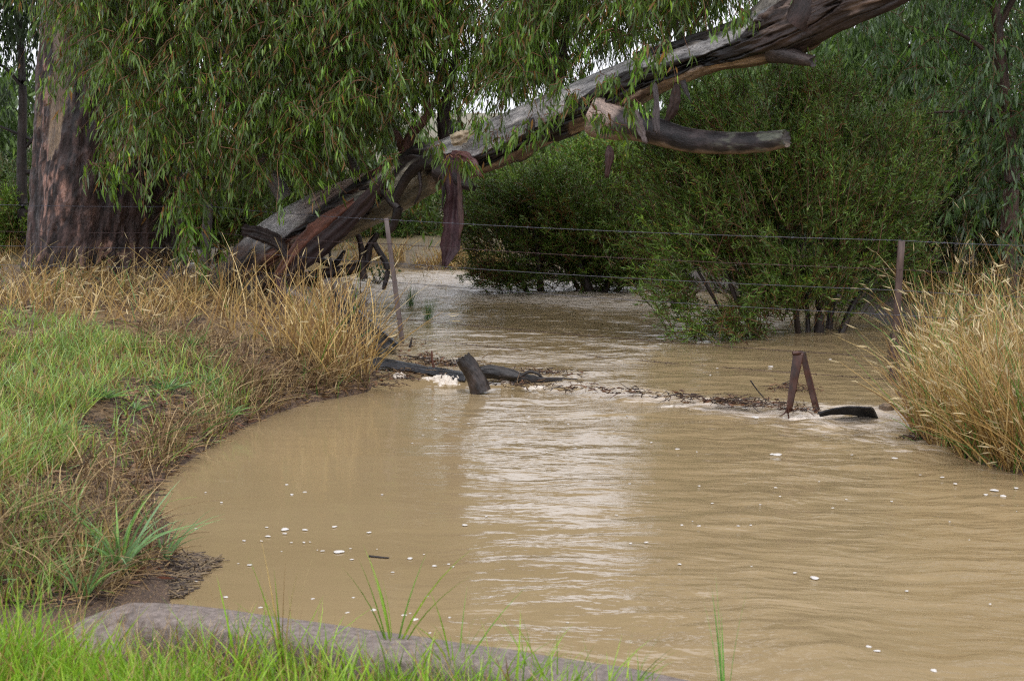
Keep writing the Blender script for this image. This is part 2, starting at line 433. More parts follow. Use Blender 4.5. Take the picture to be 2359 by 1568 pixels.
def sdf(x, y):
    """distance to the water's edge: positive on land"""
    x, y = np.asarray(x, float).ravel(), np.asarray(y, float).ravel()
    out = np.empty(len(x))
    A = POLY; B = np.roll(POLY, -1, 0)
    for s in range(0, len(x), 40000):
        px, py = x[s:s + 40000, None], y[s:s + 40000, None]
        ex, ey = (B - A)[:, 0], (B - A)[:, 1]
        t = np.clip(((px - A[:, 0]) * ex + (py - A[:, 1]) * ey) / (ex**2 + ey**2 + 1e-12), 0, 1)
        d = np.sqrt(((px - A[:, 0] - t * ex)**2 + (py - A[:, 1] - t * ey)**2).min(1))
        cr = ((A[:, 1] > py) != (B[:, 1] > py)) & (px < ex * (py - A[:, 1]) / (ey + 1e-12) + A[:, 0])
        out[s:s + 40000] = np.where(cr.sum(1) % 2 == 1, -d, d)
    return out
def ground_z(x, y):
    x = np.asarray(x, float); y = np.asarray(y, float); sh = x.shape
    d = sdf(x, y).reshape(sh)
    p = np.stack([x, y, 0 * x], -1)
    rough = (fbm(p * 1.1, 5, 3) - .5) * .16 + (fbm(p * 4.5, 9, 3) - .5) * .07
    dl = np.maximum(d, 0)
    left = 0.30 * (1 - np.exp(-dl / 0.28)) + 0.14 * sstep(0.4, 2.2, d)
    lfar = 0.20 * (1 - np.exp(-dl / 0.5)) + 0.06 * sstep(0.5, 3, d)
    left = left + (lfar - left) * sstep(13.5, 17.5, y)
    left = left * (.12 + .88 * sstep(.15, 1.4, y - kerb_y(x)))
    right = 0.22 * (1 - np.exp(-dl / 0.8)) + 0.22 * sstep(0.5, 4, d)
    far = 0.25 * (1 - np.exp(-dl / 0.9)) + 0.2 * sstep(1, 8, d)
    h = left + (right - left) * sstep(0.8, 2.2, x)
    h = h + (far - h) * sstep(21, 25, y)
    land = water_z(x, y) * (1 - sstep(0, 1.0, d)) + h + rough * sstep(0.0, 0.5, d) + 0.012
    bed = water_z(x, y) - 0.45 * (1 - np.exp(np.minimum(d, 0) / 0.35)) - 0.0
    z = np.where(d > 0, land, bed)
    kd_ = (kerb_y(x) - 0.24) - y                      # the verge on the camera's side of the kerb
    verge = -0.03 + 0.10 * sstep(0, 1.5, kd_) + 0.35 * sstep(1.5, 6, kd_) + rough * .5
    near = np.where(x < KERB[1, 0], sstep(0.3, 1.2, kd_), sstep(-0.12, 0.02, kd_))
    return z * (1 - near) + verge * near
def in_poly(poly, n):
    """n random photo points inside a polygon"""
    poly = np.asarray(poly, float); lo, hi = poly.min(0), poly.max(0); out = np.zeros((0, 2))
    A, B = poly, np.roll(poly, -1, 0)
    while len(out) < n:
        q = lo + R.random((n * 2, 2)) * (hi - lo)
        px, py = q[:, :1], q[:, 1:]
        cr = ((A[:, 1] > py) != (B[:, 1] > py)) & (px < (B - A)[:, 0] * (py - A[:, 1]) / ((B - A)[:, 1] + 1e-12) + A[:, 0])
        out = np.vstack([out, q[cr.sum(1) % 2 == 1]])
    return out[:n]

def grow_axis(lo, hi, step, far):
    a = list(np.arange(lo, hi, step)); s = step; x = a[-1]
    while x < far: s *= 1.35; x += s; a.append(x)
    b = []; s = step; x = lo
    while x > -far: s *= 1.35; x -= s; b.append(x)
    return np.array(b[::-1] + a)
gx, gy = grow_axis(-9, 8, 0.07, 600), grow_axis(2.5, 30, 0.07, 600)
GX, GY = np.meshgrid(gx, gy)
GZ = ground_z(GX, GY)
gp = np.stack([GX, GY, GZ], -1)
def gz_at(x, y):
    i = np.clip(np.searchsorted(gx, x) - 1, 0, len(gx) - 2); j = np.clip(np.searchsorted(gy, y) - 1, 0, len(gy) - 2)
    a = np.clip((x - gx[i]) / (gx[i + 1] - gx[i]), 0, 1); b_ = np.clip((y - gy[j]) / (gy[j + 1] - gy[j]), 0, 1)
    return (GZ[j, i] * (1 - a) + GZ[j, i + 1] * a) * (1 - b_) + (GZ[j + 1, i] * (1 - a) + GZ[j + 1, i + 1] * a) * b_
def drop(px, py):
    """photo points -> where their sight lines first meet the ground"""
    d = rays(px, py); d = d / d[..., 1:2]
    hit = np.full(np.shape(px), 60.0); done = np.zeros(np.shape(px), bool)
    for Y in 3.0 * (20.0 ** np.linspace(0, 1, 420)):
        z = HC + d[..., 2] * Y
        h_ = (~done) & (z <= gz_at(d[..., 0] * Y, Y + 0 * z))
        hit[h_] = Y; done |= h_
    P = d * hit[..., None] * (1 - .004 * R.random(np.shape(px)))[..., None]
    P[..., 2] = gz_at(P[..., 0], P[..., 1]); return P
ny, nx = GX.shape
idx = np.arange(ny * nx).reshape(ny, nx)
gq = np.stack([idx[:-1, :-1], idx[:-1, 1:], idx[1:, 1:], idx[1:, :-1]], -1).reshape(-1, 4)
gd = sdf(GX, GY).reshape(GX.shape)
# ground cover colour: wet soil by the water, straw litter inland, dull green pasture far away
p3 = np.stack([GX, GY, 0 * GX], -1)
litter = sstep(.42, .62, fbm(p3 * 1.7, 31, 4))
soil = mixc((0.075, 0.045, 0.03), (0.125, 0.08, 0.052), fbm(p3 * 6, 2, 3))
strawc = mixc((0.16, 0.10, 0.05), (0.27, 0.18, 0.085), fbm(p3 * 9, 8, 3))
gc = mixc(soil, strawc, litter * sstep(.15, .8, gd))
past = mixc((0.085, 0.085, 0.035), (0.15, 0.125, 0.06), fbm(p3 * .3, 12, 4))
gc = mixc(gc, past, sstep(22, 30, GY))
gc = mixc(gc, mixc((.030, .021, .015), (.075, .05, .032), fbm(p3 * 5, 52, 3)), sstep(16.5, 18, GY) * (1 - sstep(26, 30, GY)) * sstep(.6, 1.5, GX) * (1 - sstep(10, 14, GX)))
vg = sstep(0, 1.0, (kerb_y(GX) - .4) - GY)
gc = mixc(gc, mixc((0.12, 0.085, 0.06), (0.10, 0.13, 0.03), fbm(p3 * 5, 77, 3)), vg)
m, t, out = nodes_of('soil_and_litter')
ac = N(t, 'ShaderNodeAttribute', attribute_name='col'); tc = N(t, 'ShaderNodeTexCoord')
n1 = noise_node(t, tc.outputs['Object'], 26, 8, 0.7); n2 = noise_node(t, tc.outputs['Object'], 90, 4, 0.7, (1, 0.35, 1))
c = mix_rgb(t, 1.0, ac.outputs['Color'], ramp(t, n1, [(0.3, (0.4, 0.38, 0.36)), (0.5, (1, 1, 1)), (0.72, (1.6, 1.5, 1.35))]), 'MULTIPLY')
c = mix_rgb(t, maprange(t, n2, 0.56, 0.62), c, (0.25, 0.16, 0.08))
p = N(t, 'ShaderNodeBsdfPrincipled'); t.links.new(c, p.inputs['Base Color']); p.inputs['Roughness'].default_value = 0.6
b = N(t, 'ShaderNodeBump'); b.inputs['Strength'].default_value = 0.9; b.inputs['Distance'].default_value = 0.03
t.links.new(n1, b.inputs['Height']); t.links.new(b.outputs[0], p.inputs['Normal']); t.links.new(p.outputs[0], out.inputs[0])
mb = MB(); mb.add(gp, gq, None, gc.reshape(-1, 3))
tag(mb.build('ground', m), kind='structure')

# ------------------------------------------------------------------ water
wx, wy = np.arange(-15, 15, 0.045), np.arange(1.5, 28.5, 0.045)
WX, WY = np.meshgrid(wx, wy)
wz0 = water_z(WX, WY)
qx, qy = topx(np.stack([WX, WY, wz0], -1))
def g2(cx, cy, sx, sy): return np.exp(-((qx - cx) / sx)**2 - ((qy - cy) / sy)**2)
flow0 = np.stack([WX * 1.0 + WY * .25, WY - .15 * WX, 0 * WX], -1)
up_ = sstep(-.1, .1, WY - weir_y(WX))
rapids = g2(1080, 660, 330, 34) + .9 * g2(1420, 690, 170, 26) + .6 * g2(1700, 735, 200, 25)
fall = np.exp(-((WY - weir_y(WX) + .16) / .26)**2) * sstep(1050, 1350, qx) * (1 - sstep(2050, 2200, qx))
chute = g2(1930, 985, 210, 45) + .8 * g2(2120, 1030, 130, 36) + .35 * g2(1500, 960, 280, 30)
chop = np.clip(.42 * up_ + 1.0 * rapids + .6 * fall + .8 * chute + .27 * sstep(1350, 1800, qx) * (1 - up_) * sstep(.35, .62, fbm(flow0 * np.array([.5, 1.1, 1]), 85, 3)) + .21 * sstep(780, 1250, qx) * (1 - up_) * (.6 + .8 * fbm(np.stack([WX * .5 + WY * .2, WY * .7, 0 * WX], -1), 83, 2)) + .035, 0, 1.4)
flow = np.stack([WX * 1.0 + WY * .25, WY - .15 * WX, 0 * WX], -1)
h = (fbm(flow * np.array([1.6, 3.2, 1]), 40, 3) - .5) * .05 * chop
h += (fbm(flow * np.array([4.5, 8, 1]), 55, 3) - .5) * .05 * np.clip(chop - .12, 0, 2)
h += (fbm(flow * np.array([.7, 1.5, 1]), 60, 2) - .5) * (.010 + .02 * up_)
h += .11 * rapids * (fbm(flow * np.array([1.3, 2.6, 1]), 71, 3) - .45)
foam = np.clip(1.25 * rapids + 1.05 * fall + .85 * chute + .5 * g2(2260, 1088, 140, 20) + .46 * up_ + .12 * sstep(1300, 1800, qx) * (1 - up_) + .04 + .5 * g2(900, 740, 60, 40), 0, 1.2)  # froth, plus painted sky highlights upstream, in the rapids and along the chute
m, t, out = nodes_of('muddy_flood_water')
tc = N(t, 'ShaderNodeTexCoord')
af = N(t, 'ShaderNodeAttribute', attribute_name='col')
sep = N(t, 'ShaderNodeSeparateColor'); t.links.new(af.outputs['Color'], sep.inputs[0])
foam_glint_m, chop_m = sep.outputs[0], sep.outputs[1]
ob = tc.outputs['Object']
rt = N(t, 'ShaderNodeMapping'); rt.inputs['Rotation'].default_value = (0, 0, .32); t.links.new(ob, rt.inputs['Vector'])
wv = N(t, 'ShaderNodeMapping'); wv.inputs['Rotation'].default_value = (0, 0, .12); t.links.new(ob, wv.inputs['Vector'])
wn = N(t, 'ShaderNodeTexNoise'); wn.inputs['Scale'].default_value = 0.7; wn.inputs['Detail'].default_value = 2; t.links.new(ob, wn.inputs['Vector'])
wm = N(t, 'ShaderNodeVectorMath', operation='MULTIPLY_ADD'); wm.inputs[1].default_value = (0.9, 0.9, 0)
t.links.new(wn.outputs['Color'], wm.inputs[0]); t.links.new(wv.outputs[0], wm.inputs[2])
rip1 = noise_node(t, wm.outputs[0], 2.7, 3, 0.5, (1.0, 2.5, 1)); rip2 = noise_node(t, rt.outputs[0], 9.0, 2, 0.5, (1.0, 2.0, 1))
rip3 = noise_node(t, ob, 0.9, 2, 0.5, (0.8, 1.8, 1))
hh = math_n(t, 'ADD', math_n(t, 'MULTIPLY', rip1, 1.15), math_n(t, 'MULTIPLY', rip2, 0.14))
hh = math_n(t, 'ADD', hh, math_n(t, 'MULTIPLY', rip3, 1.6))
bst = math_n(t, 'ADD', math_n(t, 'MULTIPLY', chop_m, 0.85), 0.02)
b = N(t, 'ShaderNodeBump'); b.inputs['Distance'].default_value = 0.05
t.links.new(bst, b.inputs['Strength']); t.links.new(hh, b.inputs['Height'])
fn = noise_node(t, rt.outputs[0], 5.0, 9, 0.74, (0.7, 4.0, 1)); fn2 = noise_node(t, rt.outputs[0], 30, 5, 0.75, (0.7, 2.6, 1))
fsum = math_n(t, 'ADD', math_n(t, 'MULTIPLY', fn, 0.75), math_n(t, 'MULTIPLY', fn2, 0.25))
thr = math_n(t, 'SUBTRACT', 0.72, math_n(t, 'MULTIPLY', foam_glint_m, 0.25))
ff = math_n(t, 'MULTIPLY', math_n(t, 'SUBTRACT', fsum, thr), 9.0, True)
ff = math_n(t, 'MULTIPLY', ff, 0.75)
mud = mix_rgb(t, noise_node(t, ob, 0.6, 4, 0.55, (0.6, 1.6, 1)), (0.258, 0.184, 0.094), (0.318, 0.235, 0.128))
cw = mix_rgb(t, ff, mud, (0.66, 0.58, 0.50))
p = N(t, 'ShaderNodeBsdfPrincipled'); p.inputs['IOR'].default_value = 1.33
t.links.new(cw, p.inputs['Base Color']); t.links.new(maprange(t, ff, 0, 1, 0.07, 0.5), p.inputs['Roughness'])
t.links.new(b.outputs[0], p.inputs['Normal']); t.links.new(p.outputs[0], out.inputs[0])
ny, nx = WX.shape; idx = np.arange(ny * nx).reshape(ny, nx)
wq = np.stack([idx[:-1, :-1], idx[:-1, 1:], idx[1:, 1:], idx[1:, :-1]], -1).reshape(-1, 4)
mb = MB(); mb.add(np.stack([WX, WY, wz0 + h], -1), wq, None, np.stack([foam, np.clip(chop, 0, 1), 0 * foam], -1).reshape(-1, 3))
tag(mb.build('flood_water', m), kind='structure')

# ------------------------------------------------------------------ concrete kerb of the causeway
def kerb():
    c = np.vstack([KERB[0] + [-.05, -.12, -.1], KERB])
    c = smooth_path(c, 150)
    T = norm(np.gradient(c, axis=0)); S = norm(np.cross(T, [0, 0, 1.0]))       # towards the camera
    prof = np.array([[-.02, -.6], [-.02, -.02], [.0, -.004], [.04, 0.004], [.14, .008], [.24, 0.004], [.275, -.004], [.29, -.025], [.30, -.10], [.305, -.6]])
    V = c[:, None] + S[:, None] * prof[:, :1] + np.array([0, 0, 1.0]) * prof[:, 1:]
    e = sstep(0, 10, np.arange(150.0))[:, None]
    wear = (fbm(V * 2.2, 3, 3) - .5) * .018 + (fbm(V * 16, 7, 3) - .5) * .014
    V[..., 2] += wear - (1 - e) * .06
    V += S[:, None] * (fbm(V * 3.1, 13, 3) - .5)[..., None] * .025
    n, k = V.shape[:2]
    Q = [[i * k + j, i * k + j + 1, (i + 1) * k + j + 1, (i + 1) * k + j] for i in range(n - 1) for j in range(k - 1)]
    mb = MB(); mb.add(V, Q)
    mb.add(V[0], None, [(0, j + 1, j) for j in range(1, k - 1)])
    o = mb.build('concrete_kerb', M_CONC, smooth=False)
    tag(o, 'old mauve-grey concrete kerb at the pool edge behind the bright near grass', 'kerb')
kerb()

# ------------------------------------------------------------------ gum foliage
GUM_COLS = np.array([[.074, .130, .022], [.104, .176, .026], [.145, .230, .036], [.145, .220, .076], [.18, .235, .14], [.24, .40, .03], [.25, .13, .035]])
GUM_P = np.array([.25, .28, .20, .09, .06, .06, .08])
def gum_cols(n_cl, k, pal=GUM_COLS, pr=GUM_P, young=0.10):
    base = R.choice(len(pal), size=(n_cl, k), p=pr / pr.sum())
    c = pal[base]
    y = R.random(n_cl) < young
    yc = np.array([.16, .30, .035]) * (0.7 + .6 * R.random((n_cl, k, 1)))
    c = np.where((y[:, None] & (R.random((n_cl, k)) < .75))[..., None], yc, c)
    sh = np.exp(R.normal(size=(n_cl, 1, 1)) * .18)
    return c * sh * (0.75 + .5 * R.random((n_cl, k, 1)))
def gum_sprays(ml, mt, P, length, leafL=.13, leafW=.019, k=20, pal=GUM_COLS, pr=GUM_P, young=.10, droop=.7, fine=True, hang=1.0):
    n = len(P)
    az = R.random(n) * 2 * np.pi
    d = np.stack([np.cos(az), np.sin(az), R.normal(size=n) * .25 + .05], -1)
    length = length * (0.6 + .8 * R.random(n))
    ts = np.linspace(0, 1, 6)
    path = P[:, None] + d[:, None] * (ts[None, :, None] * length[:, None, None] * .75)
    path[..., 2] -= ts[None] ** 1.8 * length[:, None] * droop
    path += R.normal(size=path.shape) * .012
    if mt is not None:
        tubes(mt, path, np.linspace(.005, .0016, 6)[None] * np.ones((n, 1)), np.array([.15, .07, .035]) * (.6 + .8 * R.random((n, 1))), 3)
    tt = np.sort(.08 + .92 * R.random((n, k)), 1)
    lo = path[:, 0][:, None] + d[:, None] * (tt * length[:, None])[..., None] * .75
    lo[..., 2] -= tt ** 1.8 * length[:, None] * droop
    lo += R.normal(size=lo.shape) * .02
    D = R.normal(size=(n, k, 3)) * .30 + d[:, None] * .18; D[..., 2] -= hang
    L = leafL * (0.55 + .75 * R.random((n, k))); W = leafW * (0.7 + .6 * R.random((n, k)))
    C = gum_cols(n, k, pal, pr, young)
    leaves(ml, lo.reshape(-1, 3), D.reshape(-1, 3), L.ravel(), W.ravel(), C.reshape(-1, 3), .13, fine)

def sample_px(n, x0, x1, y0, ylim, gaps=(), keep=None):
    out = np.zeros((0, 2))
    while len(out) < n:
        q = np.stack([x0 + R.random(n * 2) * (x1 - x0), R.random(n * 2)], -1)
        lim = ylim(q[:, 0]); q[:, 1] = y0 + q[:, 1] * (600 - y0)
        ok = q[:, 1] < lim
        for (cx, cy, sx, sy, a) in gaps:
            ok &= R.random(len(q)) > a * np.exp(-((q[:, 0] - cx) / sx)**2 - ((q[:, 1] - cy) / sy)**2)
        if keep is not None: ok &= R.random(len(q)) < keep(q[:, 0], q[:, 1])
        out = np.vstack([out, q[ok]])
    return out[:n]
LX = [60, 100, 150, 200, 250, 300, 350, 400, 480, 560, 640, 700, 760, 850, 900, 950, 1000, 1060, 1200, 1300, 1400, 1470, 1500, 1600, 1700, 1760]
LY = [-60, 0, 110, 170, 250, 330, 340, 390, 420, 400, 400, 390, 350, 320, 290, 250, 240, 225, 200, 175, 150, 100, 55, 20, -10, -40]
lim_front = lambda x: np.interp(x, LX, LY) - 20 + 28 * np.sin(x / 31.0) * np.sin(x / 83.0 + 1)
SKYGAPS = [(1050, 100, 38, 70, .97), (1000, 133, 40, 35, .8), (1070, 200, 40, 40, .85), (1130, 216, 40, 30, .85), (1482, 80, 35, 45, .9), (1346, 70, 40, 50, .8),
           (1442, 10, 40, 30, .9), (944, 240, 40, 30, .8), (1250, 60, 60, 60, .4), (1400, 60, 110, 90, .45), (530, 230, 26, 60, .7), (670, 60, 26, 40, .6), (860, 130, 30, 40, .45), (1600, 20, 60, 40, .5)]

# ------------------------------------------------------------------ the big gum on the left bank
BY = 21.5
gum = thing('river_gum_tree', at(228, 645, BY), 'massive upright gum tree with rough dark trunk standing behind the fence on the left bank', 'tree')
def big_trunk():
    st = [(222, 690, 190), (225, 640, 176), (232, 560, 168), (240, 430, 166), (245, 300, 160), (246, 150, 150), (248, 0, 140), (252, -250, 128), (262, -600, 112), (280, -1100, 90), (300, -1700, 60)]
    pts = np.array([at(x, y, BY + .0) for x, y, w in st]); rad = np.array([w / F * BY for x, y, w in st])
    a = smooth_path(np.concatenate([pts, rad[:, None]], 1), 800); P, r = a[:, :3], a[:, 3]
    k = 260; th = np.arange(k) / k * 2 * np.pi       # angle 0 faces the camera, +90 deg is to the right
    ring = np.stack([np.sin(th), -np.cos(th), 0 * th], -1)
    z = P[:, 2][:, None] + 0 * th
    bk = np.stack([np.sin(th)[None] * r[:, None], -np.cos(th)[None] * r[:, None], z], -1)
    flute = .05 * np.cos(th * 3 + .7 + z * .3) + .045 * np.cos(th * 5 + 2 - z * .5)
    flute = flute * (1 - sstep(1.5, 5, z)) + .05 * np.exp(-((z - .1) / .35)**2) * (1 + np.cos(th * 7))
    plates = fbm(bk * np.array([5, 5, 1.0]), 21, 4); ridg = fbm(bk * np.array([16, 16, 4.5]), 25, 4)
    pxv = 246 + np.sin(th)[None] * 160 + 0 * z
    _, pyv = topx(np.stack([0 * z, BY - .8 + 0 * z, z], -1))
    # smooth tan wood where the bark has come away, upper left
    edge = np.interp(pyv, [0, 100, 200, 300, 370, 400], [.9, .8, .6, .45, .3, -1.2])
    pale = sstep(.0, .10, edge - np.abs((pxv - np.interp(pyv, [0, 150, 380], [205, 185, 150])) / 85) + (plates - .5) * 2.2 + (ridg - .5) * .8)
    pale = np.maximum(pale, sstep(.55, .62, plates) * (1 - sstep(-250, 60, pyv)))
    d = (plates - .5) * .10 + (ridg - .5) * .10 * (1 - pale) - .02 * pale
    V = P[:, None] + ring[None] * (r[:, None] * (1 + flute) + d)[..., None]
    dark = mixc((.022, .017, .017), (.085, .062, .058), sstep(.35, .65, plates * .5 + ridg * .5))
    flake = sstep(.52, .60, fbm(bk * np.array([17, 17, 8]), 90, 4)) * sstep(.40, .56, fbm(bk * np.array([2.5, 2.5, 1.0]), 93, 3))
    dark = mixc(dark, (.27, .19, .16), flake * .9)
    dark = dark * np.array([.78, .64, .58]) * (.35 + 1.3 * sstep(.3, .6, fbm(bk * np.array([30, 30, 5]), 95, 3)))[..., None]
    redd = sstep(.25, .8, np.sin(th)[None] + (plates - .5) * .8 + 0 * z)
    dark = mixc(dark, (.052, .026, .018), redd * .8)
    tan = mixc((.085, .055, .04), (.25, .175, .105), sstep(.4, .62, fbm(bk * np.array([4, 4, .8]), 37, 4)))
    tan = mixc(tan, (.10, .065, .055), sstep(.52, .6, fbm(bk * np.array([7, 7, 1.2]), 66, 3)) * .8)
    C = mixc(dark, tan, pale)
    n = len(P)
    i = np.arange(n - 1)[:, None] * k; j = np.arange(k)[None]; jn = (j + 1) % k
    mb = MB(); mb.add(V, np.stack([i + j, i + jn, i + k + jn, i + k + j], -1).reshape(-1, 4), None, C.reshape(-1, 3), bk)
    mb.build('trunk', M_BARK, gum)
big_trunk()
for pts, w, c in (([(298, 200), (290, 260), (282, 310), (262, 360), (247, 392)], (.05, .10, .13, .09, .03), (.20, .145, .09)),
                  ([(246, 250), (244, 300), (240, 350), (236, 385)], (.05, .09, .10, .04), (.055, .035, .028))):
    bark_strip('bark_strip', [at(x, y, BY - .86 - .02 * i) for i, (x, y) in enumerate(pts)], w, .35, M_STEM, gum, c)
mb = MB()
for pts, rr in (([(250, 60, 21.2), (420, -60, 20), (620, -150, 18.8), (820, -210, 18.2)], (.22, .15, .1, .05)), ([(250, -150, 21.5), (500, -330, 20), (900, -480, 18.5)], (.2, .14, .05)),
                ([(300, 60, 20.8), (430, 190, 19.4), (520, 240, 18.9), (600, 262, 18.6)], (.07, .045, .03, .015)), ([(360, 150, 20.2), (420, 300, 19.5), (450, 420, 19.2)], (.05, .03, .01)),
                ([(240, -400, 21.5), (0, -600, 20), (-250, -700, 19)], (.2, .13, .05)), ([(260, -700, 21.5), (600, -1000, 20), (900, -1250, 19)], (.2, .13, .05))):
    m2 = MB(); limb(m2, [at(*q) for q in pts], rr, flatcol((.10, .08, .07), .6, 5, 3), 10, 26, .08, 2); m2.build('branch', M_STEM, gum)
ml, mt = MB(), MB()
clump = lambda x, y: .25 + .75 * sstep(.38, .56, fbm(np.stack([x / 62, y / 80, 0 * x], -1), 77, 3))
q = sample_px(2700, 70, 1010, -330, lim_front, SKYGAPS, lambda x, y: np.clip(.35 + .65 * sstep(90, 330, x + .25 * y), 0, 1) * clump(x, y))
gum_sprays(ml, mt, at(q[:, 0], q[:, 1] - 25, 17.6 + 2.6 * R.random(len(q))), .62, .12, .0155, 30)
q = sample_px(900, 380, 930, -200, lambda x: 430 + 0 * x, SKYGAPS)             # deeper, behind
gum_sprays(ml, mt, at(q[:, 0], q[:, 1], 20.4 + 2.0 * R.random(len(q))), .7, .14, .022, 20)
for (x, y, n_, sp) in ((440, 545, 16, 26), (250, 395, 7, 20), (215, 385, 6, 18), (420, 440, 16, 26), (400, 500, 6, 16)):   # low hanging sprays
    P = at(x + R.normal(size=n_) * sp * .5, y - 20 + R.normal(size=n_) * sp, 18.2 + .5 * R.random(n_))
    gum_sprays(ml, mt, P, .35, .13, .02, 16, young=.5)
# the crown far above the picture
q = np.stack([-500 + 1550 * R.random(5200), -1750 + 1500 * R.random(5200)], -1)
q = q[(fbm(np.stack([q[:, 0] / 190, q[:, 1] / 150, 0 * q[:, 0]], -1), 5, 2) > .40) & (((q[:, 0] - 275) / 800)**2 + ((q[:, 1] + 800) / 900)**2 < 1 + .3 * np.sin(q[:, 0] / 90))]
gum_sprays(ml, None, at(q[:, 0], q[:, 1], 18 + 6 * R.random(len(q))), .8, .24, .05, 12, fine=False)
ml.build('crown', M_GUM, gum, False); mt.build('twigs', M_TWIG, gum)

# ------------------------------------------------------------------ the leaning gum
TX = [470, 540, 600, 640, 700, 760, 830, 900, 960, 1000, 1100, 1250, 1330, 1400, 1450, 1500, 1580, 1650, 1720, 1800, 1900, 2000, 2150, 2400, 2700, 3100]
TC = [735, 662, 598, 565, 530, 500, 468, 438, 405, 383, 348, 281, 248, 218, 196, 171, 143, 120, 102, 72, 30, -15, -80, -190, -330, -560]
TV = [200, 190, 172, 158, 150, 143, 134, 126, 119, 115, 114, 116, 118, 121, 119, 113, 100, 98, 114, 136, 114, 108, 100, 86, 66, 40]
tY = lambda x: np.interp(x, [450, 1400, 2000, 3100], [20.1, 16.8, 15.2, 14.6])
lean = thing('leaning_gum_tree', at(500, 700, 20.1), 'gum tree leaning far over the creek, pale trunk streaked black, shedding strips of bark', 'tree')
def lean_trunk():
    x = np.array(TX, float); c = np.array(TC, float)
    sl = np.gradient(c, x); perp = np.array(TV) / np.sqrt(1 + sl**2)
    Y = tY(x); P = at(x, c, Y); r = perp * .5 / F * Y
    a = smooth_path(np.concatenate([P, r[:, None], x[:, None]], 1), 1500)
    P, r, X = a[:, :3], a[:, 3], a[:, 4]
    T = norm(np.gradient(P, axis=0)); up = np.array([0, 0, 1.0])
    A = norm(up - (T @ up)[:, None] * T); B = np.cross(A, T)      # B points at the camera side
    B = np.where((B[:, 1:2] > 0), -B, B)
    k = 200; th = np.arange(k) / k * 2 * np.pi
    ring = A[:, None] * np.cos(th)[:, None] + B[:, None] * np.sin(th)[:, None]
    ln = np.concatenate([[0], np.cumsum(np.linalg.norm(np.diff(P, axis=0), axis=1))])
    u0 = np.cos(th)[None] + 0 * r[:, None]; x2 = X[:, None] + 0 * th
    bk = np.stack([np.cos(th)[None] * r[:, None], np.sin(th)[None] * r[:, None], ln[:, None] + 0 * th], -1)
    w1 = fbm(bk * np.array([5, 5, 1.1]), 3, 4) - .5; w2 = fbm(bk * np.array([18, 18, 3.0]), 8, 3) - .5
    u = u0 + w1 * .55 + w2 * .18
    I = lambda xs, ys: np.interp(x2, xs, ys)
    # edges between pale wood and dead bark, from the upper side (+1) to the underside (-1)
    top_dark = I([1000, 1440, 1500, 1560, 1740, 1780], [1.6, 1.6, .75, .55, .62, 1.3])
    pale_lo = I([560, 640, 760, 900, 980, 1060, 1100, 1250, 1330, 1400, 1470, 1540, 1650, 1740, 1800, 1860], [.6, .15, .05, -.1, .3, .1, -.42, -.34, -.12, .25, .42, .12, .02, .25, .75, 1.5])
    dark_lo = -.12 + I([560, 1000, 1060, 1120, 1250, 1290, 1330, 1450, 1540, 1650, 1760, 1850, 1950], [-.3, -.5, -.6, -.70, -.8, -1.2, -.55, -.42, -.45, -.5, -.55, -1.2, -1.6])
    pale = mixc((.19, .185, .185), (.39, .37, .36), sstep(.35, .65, fbm(bk * np.array([9, 9, 2.2]), 15, 4)))
    pale = mixc(pale, (.30, .31, .26), sstep(.55, .7, fbm(bk * np.array([3, 3, 1.5]), 61, 3)) * .7)
    pink = mixc((.19, .14, .12), (.40, .30, .25), sstep(.4, .65, fbm(bk * np.array([8, 8, 1.6]), 19, 3)))
    pale = mixc(pale, pink, sstep(700, 760, x2) * (1 - sstep(980, 1060, x2)) * .6)
    black = mixc((.005, .004, .004), (.020, .014, .013), sstep(.3, .7, fbm(bk * np.array([10, 10, 1.2]), 29, 4)))
    brown = mixc((.010, .007, .006), (.036, .022, .018), sstep(.3, .7, fbm(bk * np.array([10, 10, 1.2]), 49, 4)))
    brown = mixc(brown, (.13, .092, .075), sstep(.62, .70, fbm(bk * np.array([12, 12, 3.2]), 50, 3)))
    tan = mixc((.12, .080, .062), (.37, .28, .215), sstep(.35, .6, fbm(bk * np.array([9, 9, 1.1]), 39, 4)))
    olive = mixc((.11, .105, .085), (.31, .28, .22), sstep(.35, .65, fbm(bk * np.array([7, 7, 2.6]), 33, 4)))
    red = mixc((.035, .018, .016), (.17, .075, .05), sstep(.35, .65, fbm(bk * np.array([14, 14, .9]), 35, 3)))
    m_dark = sstep(-.05, .05, pale_lo - u); m_tan = sstep(-.04, .04, dark_lo - u); m_top = sstep(-.05, .05, u - top_dark)
    low = 1 - sstep(985, 1010, x2 + w1 * 40)                     # the foot, below the collar
    far_ = sstep(1720, 1800, x2 + u0 * 30)
    mid_dark = mixc(black, brown, far_)
    C = mixc(mixc(pale, mid_dark, m_dark), tan, m_tan); C = mixc(C, black, m_top)
    thin_red = np.exp(-((u - dark_lo + .16) / .05)**2) * sstep(1060, 1100, x2) * (1 - sstep(1230, 1280, x2))
    C = mixc(C, (.07, .022, .018), thin_red)
    C = mixc(C, brown, sstep(1760, 1840, x2 - u0 * 45 + w1 * 60))
    # foot: pale plate above, slanting red-black strips, mottled olive below
    su = (x2 - I([600, 2000], [0, 0])) * 0
    strip = np.exp(-((u0 - I([600, 680, 760, 830, 890, 940], [-.62, -.42, -.1, .22, .62, 1.0]) + w2 * .5) / .27)**6) * sstep(590, 640, x2)
    strip2 = np.exp(-((u0 - I([850, 900, 950, 1000, 1040], [-.7, -.25, .3, .75, 1.2]) + w1 * .5) / .24)**6) * sstep(840, 860, x2)
    above = u0 > I([600, 680, 760, 830, 890, 940], [-.62, -.42, -.1, .22, .62, 1.0])
